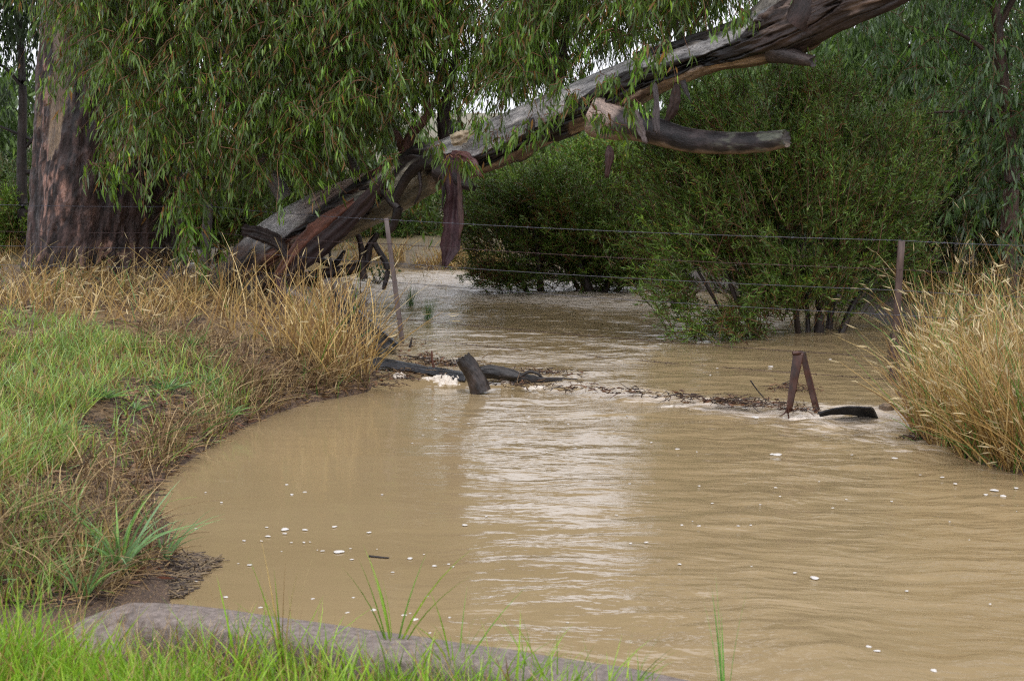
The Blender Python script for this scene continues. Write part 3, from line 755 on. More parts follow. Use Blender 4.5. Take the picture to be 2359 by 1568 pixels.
    Cf = np.where(above[..., None], mixc(pale, pink, sstep(720, 800, x2)), olive)
    Cf = mixc(Cf, mixc(red, black, sstep(-.1, .25, u0 - I([600, 680, 760, 830, 890], [-.66, -.46, -.14, .18, .58]) + 0 * u0)*0 + sstep(.5, .62, fbm(bk * np.array([9, 9, .8]), 44, 3))), strip)
    Cf = mixc(Cf, black, strip2)
    Cf = mixc(Cf, mixc((.02, .014, .012), (.10, .055, .035), sstep(.4, .65, fbm(bk * np.array([6, 6, 3]), 45, 4))), 1 - sstep(608, 640, x2 + u0 * 12 + w1 * 90))  # dark bark at the foot, deepened in colour for the shaded hollows
    C = mixc(C, Cf, low)
    collar = np.exp(-((x2 - 1010 + u0 * 28 + w1 * 50) / 30)**4)
    C = mixc(C, black, collar * .9)
    raised = np.clip(m_dark * (1 - m_tan) + m_top, 0, 1) * (1 - low) + low * np.clip(strip + strip2 * .8, 0, 1) + collar * .6
    crk = np.abs(fbm(bk * np.array([15, 15, 1.6]), 101, 3) - .5)
    d = raised * (.018 + .07 * np.clip(w2, -.3, .5) - .05 * np.exp(-(crk / .035)**2)) + w1 * .06 + w2 * .016
    C = C * (1 - .55 * np.exp(-(crk / .03)**2) * np.clip(raised + .35, 0, 1))[..., None]
    V = P[:, None] + ring * (r[:, None] + d)[..., None]
    n = len(P); i = np.arange(n - 1)[:, None] * k; j = np.arange(k)[None]; jn = (j + 1) % k
    mb = MB(); mb.add(V, np.stack([i + j, i + jn, i + k + jn, i + k + j], -1).reshape(-1, 4), None, C.reshape(-1, 3), bk)
    mb.build('trunk', M_TRUNK, lean)
lean_trunk()
# the dead limb, sawn-off look with a ragged end
def limb_col(u, v, P):
    n_ = fbm(P * np.array([6, 6, 14]), 5, 4)
    c = mixc((.010, .008, .009), (.040, .030, .031), sstep(.35, .65, n_))
    c = mixc(c, (.21, .15, .11), sstep(.55, .8, -u + (n_ - .5) * .7) * .8)
    c = mixc(c, (.32, .24, .20), 1 - sstep(.10, .16, v + (n_ - .5) * .12))
    return mixc(c, (.075, .08, .06), sstep(.6, .8, v) * sstep(.5, .6, n_))
s_ = [(1372, 268, 100), (1420, 283, 82), (1460, 291, 70), (1511, 303, 63), (1580, 322, 56), (1640, 329, 52), (1700, 330, 49), (1770, 326, 46), (1806, 320, 40)]
mb = MB(); limb(mb, [at(x, y, tY(1400) - .10 - .0022 * (x - 1372)) for x, y, w in s_], [w / 2 / F * 16.4 for x, y, w in s_], limb_col, 48, 160, .10, 4, True, ragged=.035)
mb.build('broken_limb', M_TRUNK, lean)
s_ = [(1780, 112, 60), (1815, 126, 40), (1845, 135, 28), (1868, 140, 24)]
mb = MB(); limb(mb, [at(x, y, tY(x) - .1) for x, y, w in s_], [w / 2 / F * 16.9 for x, y, w in s_], flatcol((.04, .03, .028), .7, 12), 16, 24, .15, 9, ragged=.04)
mb.build('branch_stub', M_TRUNK, lean)
def fork_col(u, v, P):
    n_ = fbm(P * 5, 6, 4); return mixc(mixc((.26, .24, .21), (.40, .37, .32), n_), (.02, .016, .015), sstep(.45, .6, fbm(P * np.array([4, 4, 1.5]), 12, 3) + .1 * u))
s_ = [(1700, 92, 66), (1750, 50, 66), (1792, 0, 62), (1826, -80, 60), (1880, -220, 62), (1900, -450, 46), (1870, -800, 22)]
mb = MB(); limb(mb, [at(x, y, tY(x) + .05) for x, y, w in s_], [w / 2 / F * 17 for x, y, w in s_], fork_col, 28, 80, .08, 14)
mb.build('branch', M_TRUNK, lean)
knob = [(1838, 52, 74), (1852, 30, 70), (1858, 8, 62), (1862, -20, 50)]
mb = MB(); limb(mb, [at(x, y, tY(x) - .12) for x, y, w in knob], [w / 2 / F * 16.8 for x, y, w in knob], flatcol((.028, .016, .014), .9, 10), 20, 24, .2, 15)
mb.build('burl', M_TRUNK, lean)
BR = [([(656, 455), (600, 360), (566, 250), (532, 140), (460, 68), (400, -40)], (40, 30, 24, 20, 16, 10), 19.2, (.13, .12, .115)),
      ([(930, 350), (915, 315), (880, 270), (868, 235), (880, 190), (860, 120)], (24, 20, 14, 12, 9, 6), 18.9, (.075, .035, .026)),
      ([(932, 350), (948, 310), (985, 265), (996, 215), (1020, 150), (1030, 60)], (26, 24, 20, 17, 13, 8), 18.8, (.075, .035, .026)),
      ([(1035, 330), (1022, 275), (1035, 200), (1048, 140), (1040, 20), (1030, -80)], (46, 34, 22, 18, 14, 9), 18.9, (.035, .024, .022)),
      ([(1285, 190), (1262, 165), (1250, 125), (1240, 60), (1200, -40), (1190, -160)], (34, 30, 20, 15, 12, 8), 17.9, (.035, .025, .022)),
      ([(1285, 185), (1296, 150), (1298, 90), (1320, 20), (1340, -90)], (28, 22, 16, 12, 8), 18.1, (.035, .025, .022)),
      ([(1570, 100), (1556, 60), (1550, 10), (1530, -70), (1500, -200)], (20, 17, 14, 12, 8), 17.5, (.05, .035, .03)),
      ([(1580, 98), (1600, 55), (1625, 20), (1650, -60)], (14, 11, 9, 6), 17.5, (.04, .03, .028)),
      ([(820, 400), (790, 330), (780, 200), (740, 60), (720, -60)], (26, 22, 17, 13, 8), 19.0, (.06, .042, .036)),
      ([(500, 415), (470, 410), (430, 425)], (9, 7, 3), 19.4, (.04, .03, .03)),
      ([(2050, -40), (2020, -160), (1960, -330), (1900, -520)], (60, 45, 32, 14), 16.5, (.10, .08, .07)),
      ([(2500, -240), (2520, -420), (2480, -650)], (50, 34, 14), 16.1, (.10, .08, .07))]
for i, (pts, w, Y, c) in enumerate(BR):
    mb = MB(); limb(mb, [at(x, y, Y - .05 * j) for j, (x, y) in enumerate(pts)], [a / 2 / F * Y for a in w], flatcol(c, .9, 9, i), 10, 36, .12, 20 + i)
    mb.build('branch', M_STEM, lean)
# dead twig arms clinging to the foot of the trunk
for i, (pts, w) in enumerate((([(828, 437), (862, 432), (890, 452), (906, 468), (918, 480)], (6, 14, 16, 20, 14)), ([(918, 478), (912, 500), (900, 530), (888, 545)], (22, 20, 14, 5)),
                              ([(905, 470), (930, 420), (960, 385), (1010, 372)], (18, 22, 26, 30)), ([(965, 395), (968, 440), (955, 470)], (9, 7, 4)),
                              ([(1005, 395), (1040, 405), (1075, 425), (1092, 432)], (34, 32, 26, 16)))):
    mb = MB(); limb(mb, [at(x, y, tY(x) - .42) for x, y in pts], [a / 2 / F * 19 for a in w], flatcol((.020, .014, .013), .8, 14), 9, 24, .2, 40 + i)
    mb.build('dead_twig', M_TRUNK, lean)
# hanging and clinging bark
ST = [([(1030, 352), (1042, 400), (1046, 440), (1042, 490), (1040, 530), (1035, 575), (1024, 610)], (.10, .15, .17, .20, .18, .16, .04), -.75, (.050, .026, .030), .55), ([(1052, 360), (1058, 410), (1060, 470), (1062, 520), (1058, 545)], (.03, .05, .05, .04, .015), .6, (.075, .04, .035), .50), ([(1024, 370), (1022, 430), (1018, 480)], (.03, .04, .01), .5, (.03, .02, .02), .5),
      ([(1040, 355), (1070, 360), (1090, 378), (1104, 402)], (.06, .09, .08, .03), .4, (.09, .035, .032), .60),
      ([(1462, 252), (1468, 275), (1476, 300), (1484, 322)], (.035, .065, .065, .04), .3, (.13, .10, .095), .52),
      ([(1505, 190), (1510, 215), (1512, 245), (1510, 275), (1512, 300)], (.04, .045, .05, .065, .065), .3, (.07, .058, .06), .50),
      ([(1558, 190), (1556, 220), (1548, 255), (1538, 275)], (.05, .08, .09, .05), .4, (.045, .026, .022), .1),
      ([(1572, 185), (1578, 205), (1588, 228)], (.06, .05, .01), .2, (.02, .015, .015), .3),
      ([(1402, 335), (1404, 352), (1402, 375), (1398, 402)], (.03, .07, .07, .04), .4, (.055, .026, .025), .3),
      ([(1224, 272), (1222, 295), (1214, 312)], (.05, .07, .04), .3, (.03, .024, .024), .52),
      ([(640, 640), (680, 590), (725, 545), (770, 505), (815, 468)], (.10, .22, .26, .22, .10), .4, (.12, .05, .034), .58),
      ([(655, 650), (700, 600), (745, 560), (800, 510), (850, 455), (880, 415)], (.08, .18, .20, .18, .16, .08), .3, (.032, .02, .02), .60),
      ([(560, 530), (600, 540), (640, 560), (662, 590)], (.12, .16, .14, .06), .4, (.03, .02, .018), .62),
      ([(1040, 325), (1060, 318), (1085, 305)], (.12, .13, .06), .2, (.40, .32, .22), .42)]
for i, (pts, w, cu, c, off) in enumerate(ST):
    P = np.array([at(x, y, tY(x) - off) for x, y in pts])
    bark_strip('bark_strip', P, w, cu, M_LOG if i == 0 else M_STEM, lean, c, .008, n=30, seed=3 + i, tatter=.05)
ml, mt = MB(), MB()
q = sample_px(2250, 960, 1760, -330, lim_front, [(g[0], g[1], g[2] * .8, g[3] * .8, g[4] * .9) for g in SKYGAPS], lambda x, y: np.clip(.55 + .45 * np.sin(x / 47 + y / 90), .25, 1))
gum_sprays(ml, mt, at(q[:, 0], q[:, 1] - 10, tY(q[:, 0]) - .45 + 3.4 * R.random(len(q))), .6, .12, .0155, 28, young=.16)
for (x, y, n_, sp) in ((1050, 385, 5, 14), (1075, 395, 4, 8), (1150, 330, 6, 22), (1200, 320, 5, 20), (1240, 290, 6, 22), (1300, 225, 9, 30), (1320, 260, 4, 26), (1370, 270, 4, 26), (1440, 250, 4, 26), (1410, 315, 4, 22),
                       (1490, 150, 9, 26), (1530, 130, 4, 14), (1400, 200, 7, 26), (1700, 60, 6, 20), (1120, 300, 6, 22), (905, 390, 8, 20), (700, 420, 10, 26), (1000, 350, 4, 14)):
    P = at(x + R.normal(size=n_) * sp * .6, y - 25 + R.normal(size=n_) * sp * .5, tY(x) - .75 - .25 * R.random(n_))
    gum_sprays(ml, mt, P, .22, .12, .02, 11, young=.3, droop=.8)
q = np.stack([1750 + 1300 * R.random(2400), -1100 + 900 * R.random(2400)], -1)
q = q[(fbm(np.stack([q[:, 0] / 170, q[:, 1] / 130, 0 * q[:, 0]], -1), 9, 2) > .5) & (((q[:, 0] - 2400) / 680)**2 + ((q[:, 1] + 620) / 480)**2 < 1 + .3 * np.sin(q[:, 0] / 70))]
gum_sprays(ml, None, at(q[:, 0], q[:, 1], 14.5 + 4 * R.random(len(q))), .7, .2, .04, 12, fine=False)
ml.build('crown', M_GUM, lean, False); mt.build('twigs', M_TWIG, lean)

# ------------------------------------------------------------------ flooded shrubs
SH_COLS = np.array([[.060, .112, .015], [.088, .160, .022], [.125, .205, .030], [.170, .25, .050], [.20, .12, .03]])
SH_P = np.array([.28, .32, .22, .13, .05])
def shrub(name, label, base, blobs, n_br, stems, leafL=.064, leafW=.0084, k=31, seed=1, group='flooded shrubs along the creek', upw=.35, cols=SH_COLS, base_y=None, dens_low=1.0):
    """base: world foot; blobs: (px, py, Y, radius m x, m z) ellipsoids of foliage"""
    t = thing(name, base, label, 'shrub', group)
    bl = np.array([[*at(b[0], b[1], b[2]), b[3], b[4]] for b in blobs]); vol = bl[:, 3]**2 * bl[:, 4]
    w = R.choice(len(bl), n_br, p=vol / vol.sum())
    d = norm(R.normal(size=(n_br, 3))); rr = R.random(n_br) ** .5 * (1 + .22 * np.maximum(R.normal(size=n_br), 0))
    loc = d * rr[:, None]
    P = bl[w, :3] + loc * np.stack([bl[w, 3], bl[w, 3] * .85, bl[w, 4]], -1)
    P = P[P[:, 2] > .04]; n = len(P)
    cl = fbm(P * 2.1, seed, 3); keep = cl > .43; P = P[keep]; cl = cl[keep]; n = len(P)
    out = norm(P - (np.asarray(base) + np.array([0, 0, .25])))
    dr = norm(out + R.normal(size=(n, 3)) * .45 + np.array([0, 0, upw]))
    L = .30 * (.6 + .8 * R.random(n)); lead = R.random(n) < .10
    L[lead] *= 2.3; dr[lead] = norm(dr[lead] + np.array([0, 0, .7]))
    ts = np.linspace(0, 1, 4)
    path = P[:, None] + dr[:, None] * (ts[None, :, None] - .5) * L[:, None, None]
    path[..., 2] -= (ts[None] ** 2) * L[:, None] * .22
    mt = MB(); tubes(mt, path, np.linspace(.005, .002, 4)[None] * np.ones((n, 1)), np.array([.10, .05, .022]) * (.6 + .8 * R.random((n, 1))), 3)
    tt = R.random((n, k)); lo = P[:, None] + dr[:, None] * ((tt - .5) * L[:, None])[..., None]
    lo[..., 2] -= tt**2 * L[:, None] * .22
    D = dr[:, None] * .9 + R.normal(size=(n, k, 3)) * .55; D[..., 2] -= .1
    c = cols[R.choice(len(cols), size=(n, k), p=SH_P)] * (.7 + .6 * R.random((n, k, 1))) * np.exp((cl[:, None, None] - .5) * 1.6)
    yng = (R.random(n) < .12)[:, None, None]
    c = np.where(yng, c * np.array([1.35, 1.4, 1.0]), c)
    dead = (fbm(P * 3.1, seed + 50, 2) > .73)[:, None, None] & (R.random((n, k, 1)) < .5)
    c = np.where(dead, np.array([.16, .07, .02]), c)
    ml = MB(); leaves(ml, lo.reshape(-1, 3), D.reshape(-1, 3), leafL * (.6 + .8 * R.random(n * k)), leafW * (.7 + .6 * R.random(n * k)), c.reshape(-1, 3), .12, False)
    ml.build('foliage', M_SHRUB, t, False); mt.build('twigs', M_TWIG, t)
    for i, s in enumerate(stems):
        m2 = MB(); nn = len(s) - 1
        limb(m2, [at(x, y, Y) for x, y, Y in s[:-1]], np.linspace(s[-1], s[-1] * .3, nn), flatcol((.035, .025, .021), .9, 12, i), 8, 22, .15, seed + i)
        m2.build('stem', M_STEM, t)
    return t
A_Y = 17.6
sA = [[(1885, 785, A_Y, ), (1888, 700, A_Y), (1870, 560, A_Y), (1830, 380, A_Y), .055], [(1930, 785, A_Y), (1960, 710, A_Y + .1), (2010, 620, A_Y + .2), (2050, 480, A_Y + .2), .04],
      [(1840, 785, A_Y - .1), (1830, 700, A_Y - .2), (1800, 560, A_Y - .2), (1760, 380, A_Y), .035], [(1862, 785, A_Y), (1858, 700, A_Y + .1), (1842, 560, A_Y + .2), .03],
      [(1745, 780, A_Y - .3), (1700, 700, A_Y - .4), (1650, 560, A_Y - .4), (1600, 380, A_Y - .3), .03], [(1700, 780, A_Y - .3), (1640, 680, A_Y - .5), (1570, 560, A_Y - .5), .025],
      [(1905, 785, A_Y + .2), (1925, 640, A_Y + .3), (1950, 450, A_Y + .3), (1940, 280, A_Y + .3), .04]]
shrub('flooded_shrub', 'largest bushy dark green shrub standing in brown water behind the wire fence', onz(1850, 775, 0),
      [(1840, 330, A_Y, 1.15, .75), (1700, 430, A_Y - .2, 1.1, .8), (1960, 420, A_Y + .3, 1.0, .85), (1640, 560, A_Y - .5, .65, .75), (1800, 560, A_Y - .3, .8, .55), (1570, 480, A_Y - .2, .42, .6), (1950, 560, A_Y + .3, .8, .6),
       (1640, 690, A_Y - .7, .55, .33), (1700, 735, A_Y - .7, .4, .18), (1580, 650, A_Y - .6, .45, .3), (1780, 650, A_Y - .2, .6, .3), (1900, 640, A_Y + .2, .6, .28), (1660, 755, A_Y - .7, .5, .10), (1640, 330, A_Y + .3, .65, .5), (1870, 220, A_Y + .3, .8, .35)], 8600, sA, seed=3)
B_Y = 21.6
sB = [[(1365, 690, B_Y - .2), (1340, 620, B_Y - .2), (1330, 520, B_Y), (1300, 420, B_Y), .06], [(1385, 690, B_Y - .2), (1420, 610, B_Y), (1470, 520, B_Y), .045], [(1245, 675, B_Y), (1240, 590, B_Y), (1220, 480, B_Y), .045],
      [(1215, 675, B_Y), (1180, 600, B_Y), (1140, 520, B_Y), .03], [(1345, 690, B_Y), (1290, 600, B_Y + .2), (1230, 560, B_Y + .2), .03], [(1400, 690, B_Y), (1440, 650, B_Y), (1520, 600, B_Y), .035]]
shrub('flooded_shrub', 'bushy green shrub with bare leaning stems in the rapids under the leaning trunk', onz(1330, 668, 0),
      [(1300, 490, B_Y, .9, .55), (1180, 510, B_Y, .7, .55), (1420, 500, B_Y + .2, .75, .5), (1130, 570, B_Y, .42, .42), (1400, 570, B_Y, .65, .4), (1230, 440, B_Y + .3, .75, .38), (1150, 630, B_Y - .1, .42, .16), (1280, 570, B_Y + .3, .6, .33), (1240, 625, B_Y, .7, .16), (1420, 630, B_Y, .5, .15), (1500, 520, B_Y + .4, .5, .5)], 5200, sB, seed=7)
C_Y = 20.5
sC = [[(2200, 690, C_Y), (2190, 560, C_Y), (2180, 400, C_Y), .05], [(2120, 690, C_Y), (2100, 540, C_Y), (2060, 400, C_Y), .04], [(2290, 690, C_Y), (2310, 540, C_Y), (2300, 380, C_Y), .05], [(2250, 690, C_Y), (2260, 500, C_Y), .035]]
shrub('flooded_shrub', 'dark green shrub behind the tall dry grass and the brown fence post', onz(2200, 690, 0.2),
      [(2150, 430, C_Y, 1.1, .9), (2320, 470, C_Y, 1.1, .8), (2050, 560, C_Y, .7, .55), (2230, 600, C_Y, .9, .4), (2430, 430, C_Y, 1.0, 1.0), (2200, 300, C_Y + .4, 1.2, .6)], 6400, sC, seed=13)
D_Y = 25
sD = [[(1700, 660, D_Y), (1690, 480, D_Y), (1680, 300, D_Y), .07], [(1780, 660, D_Y), (1800, 480, D_Y), (1850, 300, D_Y), .06], [(1900, 660, D_Y), (1930, 440, D_Y), (1960, 250, D_Y), .06]]
shrub('tall_shrub', 'tall olive green shrub rising behind the largest flooded shrub', at(1800, 650, D_Y),
      [(1720, 330, D_Y, 1.1, .9), (1850, 300, D_Y, 1.4, 1.0), (2020, 300, D_Y, 1.3, 1.0), (1750, 500, D_Y, 1.4, .7), (1980, 500, D_Y, 1.4, .7), (1640, 420, D_Y, .7, .8)], 3600, sD, .075, .013, 26, 23, 'shrubs on the far bank')
for i, (x, y, Y, lab) in enumerate(((1180, 420, 29, 'pale green shrub on the far bank behind the leaning stems in the rapids'), (1380, 390, 30, 'pale green shrub on the far bank under the dead limb'), (480, 470, 25.5, 'dark shrub on the far bank right beside the massive upright trunk'), (640, 500, 27.5, 'low dark shrub glimpsed behind the foot of the leaning trunk'), (30, 520, 27, 'bright green shrub left of the massive upright trunk'), (-10, 430, 33, 'tall dim shrub behind the bright green shrub at the left edge'), (90, 470, 31, 'dim shrub half hidden behind the left side of the massive trunk'), (890, 538, 28.0, 'shadowy shrub on the far bank behind the thin grey post'), (1000, 542, 28.6, 'shadowy shrub on the far bank behind the big hanging bark strip'))):
    k_ = F / Y; cc = SH_COLS * (np.array([1.2, 1.2, .9]) if i == 4 or i < 2 else np.array([.6, .6, .7]))  # dimmer shrubs carry their shade in the leaf colour
    shrub('far_shrub', lab, at(x, 600, Y), [(x, y, Y, .8, .55), (x + .5 * k_, y + 20, Y, .6, .45), (x - .5 * k_, y + 30, Y, .65, .45)], 1500,
          [[(x, 620, Y), (x - 10, 540, Y), (x - 30, 440, Y), .05], [(x + 10, 620, Y), (x + 40, 540, Y), (x + 70, 450, Y), .04]], .08, .016, 24, 31 + i, 'shrubs on the far bank', cols=cc)

# ------------------------------------------------------------------ gums of the background
PALE = np.array([[.085, .145, .036], [.11, .185, .046], [.14, .22, .06], [.16, .22, .10], [.17, .27, .05]]); PALE_P = np.array([.25, .3, .2, .15, .1])
GREY = np.array([[.085, .155, .052], [.12, .205, .07], [.16, .25, .11], [.22, .30, .19], [.20, .35, .075]]); GREY_P = np.array([.28, .3, .2, .14, .08])
def gum_tree(label, trunk, Y, blobs, n_sp, leafL, leafW, k, pal, pr, limbs=(), twigs=False, fine=False, rad=.12, col=(.12, .10, .085), young=.05, spray=.8, group='gum trees behind the creek'):
    t = thing('gum_tree', at(*trunk[0], Y), label, 'tree', group)
    mb = MB(); limb(mb, [at(x, y, Y) for x, y in trunk], np.linspace(rad, rad * .35, len(trunk)), flatcol(col, .9, 4, 3), 14, 60, .05, 5); mb.build('trunk', M_STEM, t)
    for i, (pts, r_) in enumerate(limbs):
        mb = MB(); limb(mb, [at(x, y, Y) for x, y in pts], np.linspace(r_, r_ * .3, len(pts)), flatcol(np.array(col) * .7, .9, 6, i), 8, 24, .12, 30 + i); mb.build('branch', M_STEM, t)
    bl = np.array([[*at(b[0], b[1], Y), b[2], b[3]] for b in blobs]); vol = bl[:, 3] * bl[:, 4]
    w = R.choice(len(bl), n_sp, p=vol / vol.sum()); d = norm(R.normal(size=(n_sp, 3))) * (R.random(n_sp) ** .4)[:, None]
    P = bl[w, :3] + d * np.stack([bl[w, 3], bl[w, 3], bl[w, 4]], -1)
    P = P[fbm(P * (.9 if Y < 22 else .5), int(Y), 3) > .42]; P = P[P[:, 2] > .6]
    ml, mt = MB(), MB()
    gum_sprays(ml, mt if twigs else None, P, spray, leafL, leafW, k, pal, pr, young, .7, fine)
    ml.build('crown', M_GUM, t, False)
    if twigs: mt.build('twigs', M_TWIG, t)
    return t
gum_tree('grey green gum tree with drooping leaves over the dry grass, brown slender trunk', [(2325, 690), (2322, 560), (2330, 400), (2310, 200), (2290, 0), (2270, -300), (2260, -700)], 18.6,
         [(2300, 60, .9, .8), (2330, 260, .7, .6), (2180, 60, .7, .6), (2280, -250, 1.4, 1.0), (2400, 100, 1.1, 1.1), (2240, 180, .55, .5), (2180, -300, 1.3, 1.0), (2500, -300, 1.6, 1.4), (2300, -800, 2.0, 1.3), (2600, 200, 1.2, 1.4), (2120, 0, .8, .8), (2360, 420, .8, .7)], 1500, .125, .024, 18, GREY, GREY_P,
         [([(2320, 300), (2250, 262), (2180, 258), (2130, 262)], .025), ([(2310, 150), (2230, 90), (2170, 60)], .03), ([(2300, 60), (2360, -40), (2420, -90)], .04)], True, True, .10, (.085, .05, .038), .12, .55)
gum_tree('gum tree with two dark slender stems high up behind the right shrubs', [(2165, 690), (2160, 400), (2150, 110), (2146, 0), (2130, -300), (2110, -700)], 24,
         [(2120, 60, 1.2, .9), (2000, 120, 1.0, .6), (2220, 160, 1.2, .9), (2080, -250, 1.8, 1.2), (2250, -150, 1.5, 1.2), (2100, -700, 2.2, 1.6), (2330, 330, 1.2, .8), (1980, 20, 1.2, .9), (2080, 180, 1.2, .8), (1900, -120, 1.2, .8), (2330, 0, 1.4, 1.2)], 3000, .14, .028, 16, PALE * 1.1, PALE_P,
         [([(2150, 110), (2175, 60), (2190, -20), (2200, -150)], .05), ([(2152, 150), (2080, 100), (2020, 90), (1960, 130)], .03)], False, False, .10, (.06, .045, .04))
gum_tree('pale green gum with a grey trunk standing just beyond the end of the dead limb', [(1948, 690), (1946, 400), (1950, 160), (1955, 60), (1960, -200), (1970, -500)], 31,
         [(1960, 70, 1.5, .9), (1880, 130, 1.0, .6), (2060, 60, 1.4, .9), (1950, -250, 1.9, 1.3), (2080, -450, 1.9, 1.4), (1900, 260, 1.4, .7), (2080, 250, 1.4, .7), (1780, 160, 1.0, .6), (1860, 40, 1.0, .6)], 2600, .19, .045, 15, PALE, PALE_P,
         [([(1950, 160), (1900, 110), (1860, 90)], .05), ([(1952, 120), (2010, 60), (2050, 10)], .05)], False, False, .13, (.19, .17, .15))
gum_tree('pale green gum tree far behind, seen under the leaning trunk beside the dead limb', [(1560, 640), (1556, 400), (1548, 230), (1540, 100), (1530, -100)], 38,
         [(1560, 230, 1.4, .8), (1660, 210, 1.4, .7), (1470, 260, 1.2, .7), (1750, 240, 1.5, .8), (1600, 120, 1.4, .5), (1700, -700, 2.6, 2.0), (1640, 340, 1.8, .8), (1560, 300, 1.6, .7), (1720, 160, 1.4, .7)], 2000, .22, .05, 14, PALE, PALE_P,
         [([(1552, 280), (1620, 220), (1680, 180)], .05)], False, False, .11, (.05, .035, .03))
gum_tree('small pale green gum tree on the far bank behind the hanging bark', [(1030, 620), (1040, 480), (1052, 340), (1060, 240)], 36,
         [(1050, 350, 1.3, .8), (1150, 400, 1.3, .7), (950, 380, 1.2, .7), (1250, 360, 1.4, .7), (1080, 480, 1.4, .5), (1330, 300, 1.1, .6), (1200, 280, .9, .4)], 1000, .2, .045, 14, PALE, PALE_P,
         [([(1040, 480), (1100, 420), (1160, 380)], .05)], False, False, .10, (.05, .035, .03))
gum_tree('dark leafy gum tree at the far left behind the massive trunk', [(58, 640), (50, 400), (52, 200), (40, 0), (30, -300)], 27,
         [(30, 30, 1.0, .7), (-40, 150, .9, .8), (60, 180, .7, .6), (-60, -150, 1.6, 1.2), (100, -100, 1.3, 1.0), (20, 300, .6, .4), (-150, 40, 1.3, 1.3)], 1100, .15, .034, 16, GREY * .36, GREY_P,
         [([(50, 400), (100, 385), (78, 330), (20, 300), (-30, 280)], .04), ([(50, 350), (90, 300), (110, 240)], .035), ([(-10, 430), (20, 465), (70, 470)], .02), ([(52, 200), (0, 150), (-40, 140)], .03)], False, False, .09, (.03, .022, .02))
gum_tree('misty grey green gum tree in the distance at the left edge', [(5, 600), (0, 350), (-10, 100), (-20, -200)], 46,
         [(10, 330, 1.5, 1.0), (90, 400, 1.4, .8), (-60, 250, 1.8, 1.4), (40, 180, 1.3, .8), (60, 480, 1.6, .6)], 900, .26, .06, 13, PALE, PALE_P, (), False, False, .14, (.12, .11, .10))
gum_tree('spreading gum tree behind the middle of the leaning trunk, mostly hidden by leaves', [(760, 620), (770, 450), (790, 300), (780, 100), (760, -150), (740, -500)], 33,
         [(700, 330, 1.4, .8), (800, 220, 1.4, .9), (620, 180, 1.5, 1.1), (740, 60, 1.6, 1.0), (560, 320, 1.3, .9), (500, 150, 1.6, 1.4), (700, 460, 1.6, .6), (850, 420, 1.2, .6), (930, 480, .8, .5), (905, 30, 1.1, .8), (960, -40, .8, .8), (880, -150, 1.3, 1.0), (975, -170, .7, .9), (820, 520, 1.2, .5), (600, -200, 2.4, 1.6), (450, 380, 1.4, 1.0)], 2700, .2, .045, 14, GREY * .45, GREY_P,
         [([(785, 300), (850, 220), (900, 150)], .06), ([(770, 450), (700, 380), (640, 340)], .06)], False, False, .16, (.06, .045, .04))

gum_tree('very tall distant gum with a bare grey trunk, unseen high crown added to block the sky reflection', [(900, 440), (896, 200), (905, 0), (900, -250), (905, -480)], 66,
         [(900, -190, 2.7, 2.2), (830, -330, 2.6, 2.4), (960, -360, 2.2, 2.2), (880, -90, 2.2, 1.2), (760, -200, 2.4, 1.6)], 1500, .42, .10, 14, GREY * .5, GREY_P, (), False, False, .2, (.16, .15, .14))  # added tree, crown above the view, keeps sky out of the pool reflection

# ------------------------------------------------------------------ the wire fence
fence = thing('wire_fence', at(925, 778, 17.1), 'wire fence of six strained wires and leaning posts running through the flooded creek', 'fence')
POSTS = [('fence_post', (480, 470), (462, 760), 19.45, .10, .09, M_POST_WOOD, 'square grey wooden post among the left dry grass'),
         ('fence_post', (889, 503), (930, 812), 17.1, .045, .03, M_POST_STEEL, 'thin grey post leaning in the water'),
         ('fence_post', (2076, 554), (2051, 950), 14.48, .055, .045, M_POST_BROWN, 'brown wooden post beside the right dry grass'),
         ('fence_post', (757, 545), (768, 700), 18.6, .026, .026, M_PICKET, 'thin black steel picket under the leaning trunk')]
for nm, a, b_, Y, w, d, mt_, lab in POSTS:
    mb = MB(); bar(mb, at(*b_, Y), at(*a, Y), w, d, taper=.92, nseg=8, jit=.004)
    o = mb.build(nm, mt_, fence, False); o['label'] = lab
wl = [(-60, 472, 19.9), (0, 472, 19.85), (480, 475, 19.4), (889, 506, 17.05), (2076, 554, 14.42), (2358, 566, 13.9), (2700, 582, 13.3)]
dy = np.array([[0, 0, 0, 0, 0, 0, 0], [61, 61, 60, 56, 67, 70, 72], [94, 94, 95, 100, 115, 118, 122], [138, 138, 139, 144, 172, 176, 182], [190, 190, 200, 228, 271, 280, 290], [None] * 7], dtype=object)
dy[5] = [230, 230, 236, 272, 322, 333, 345]
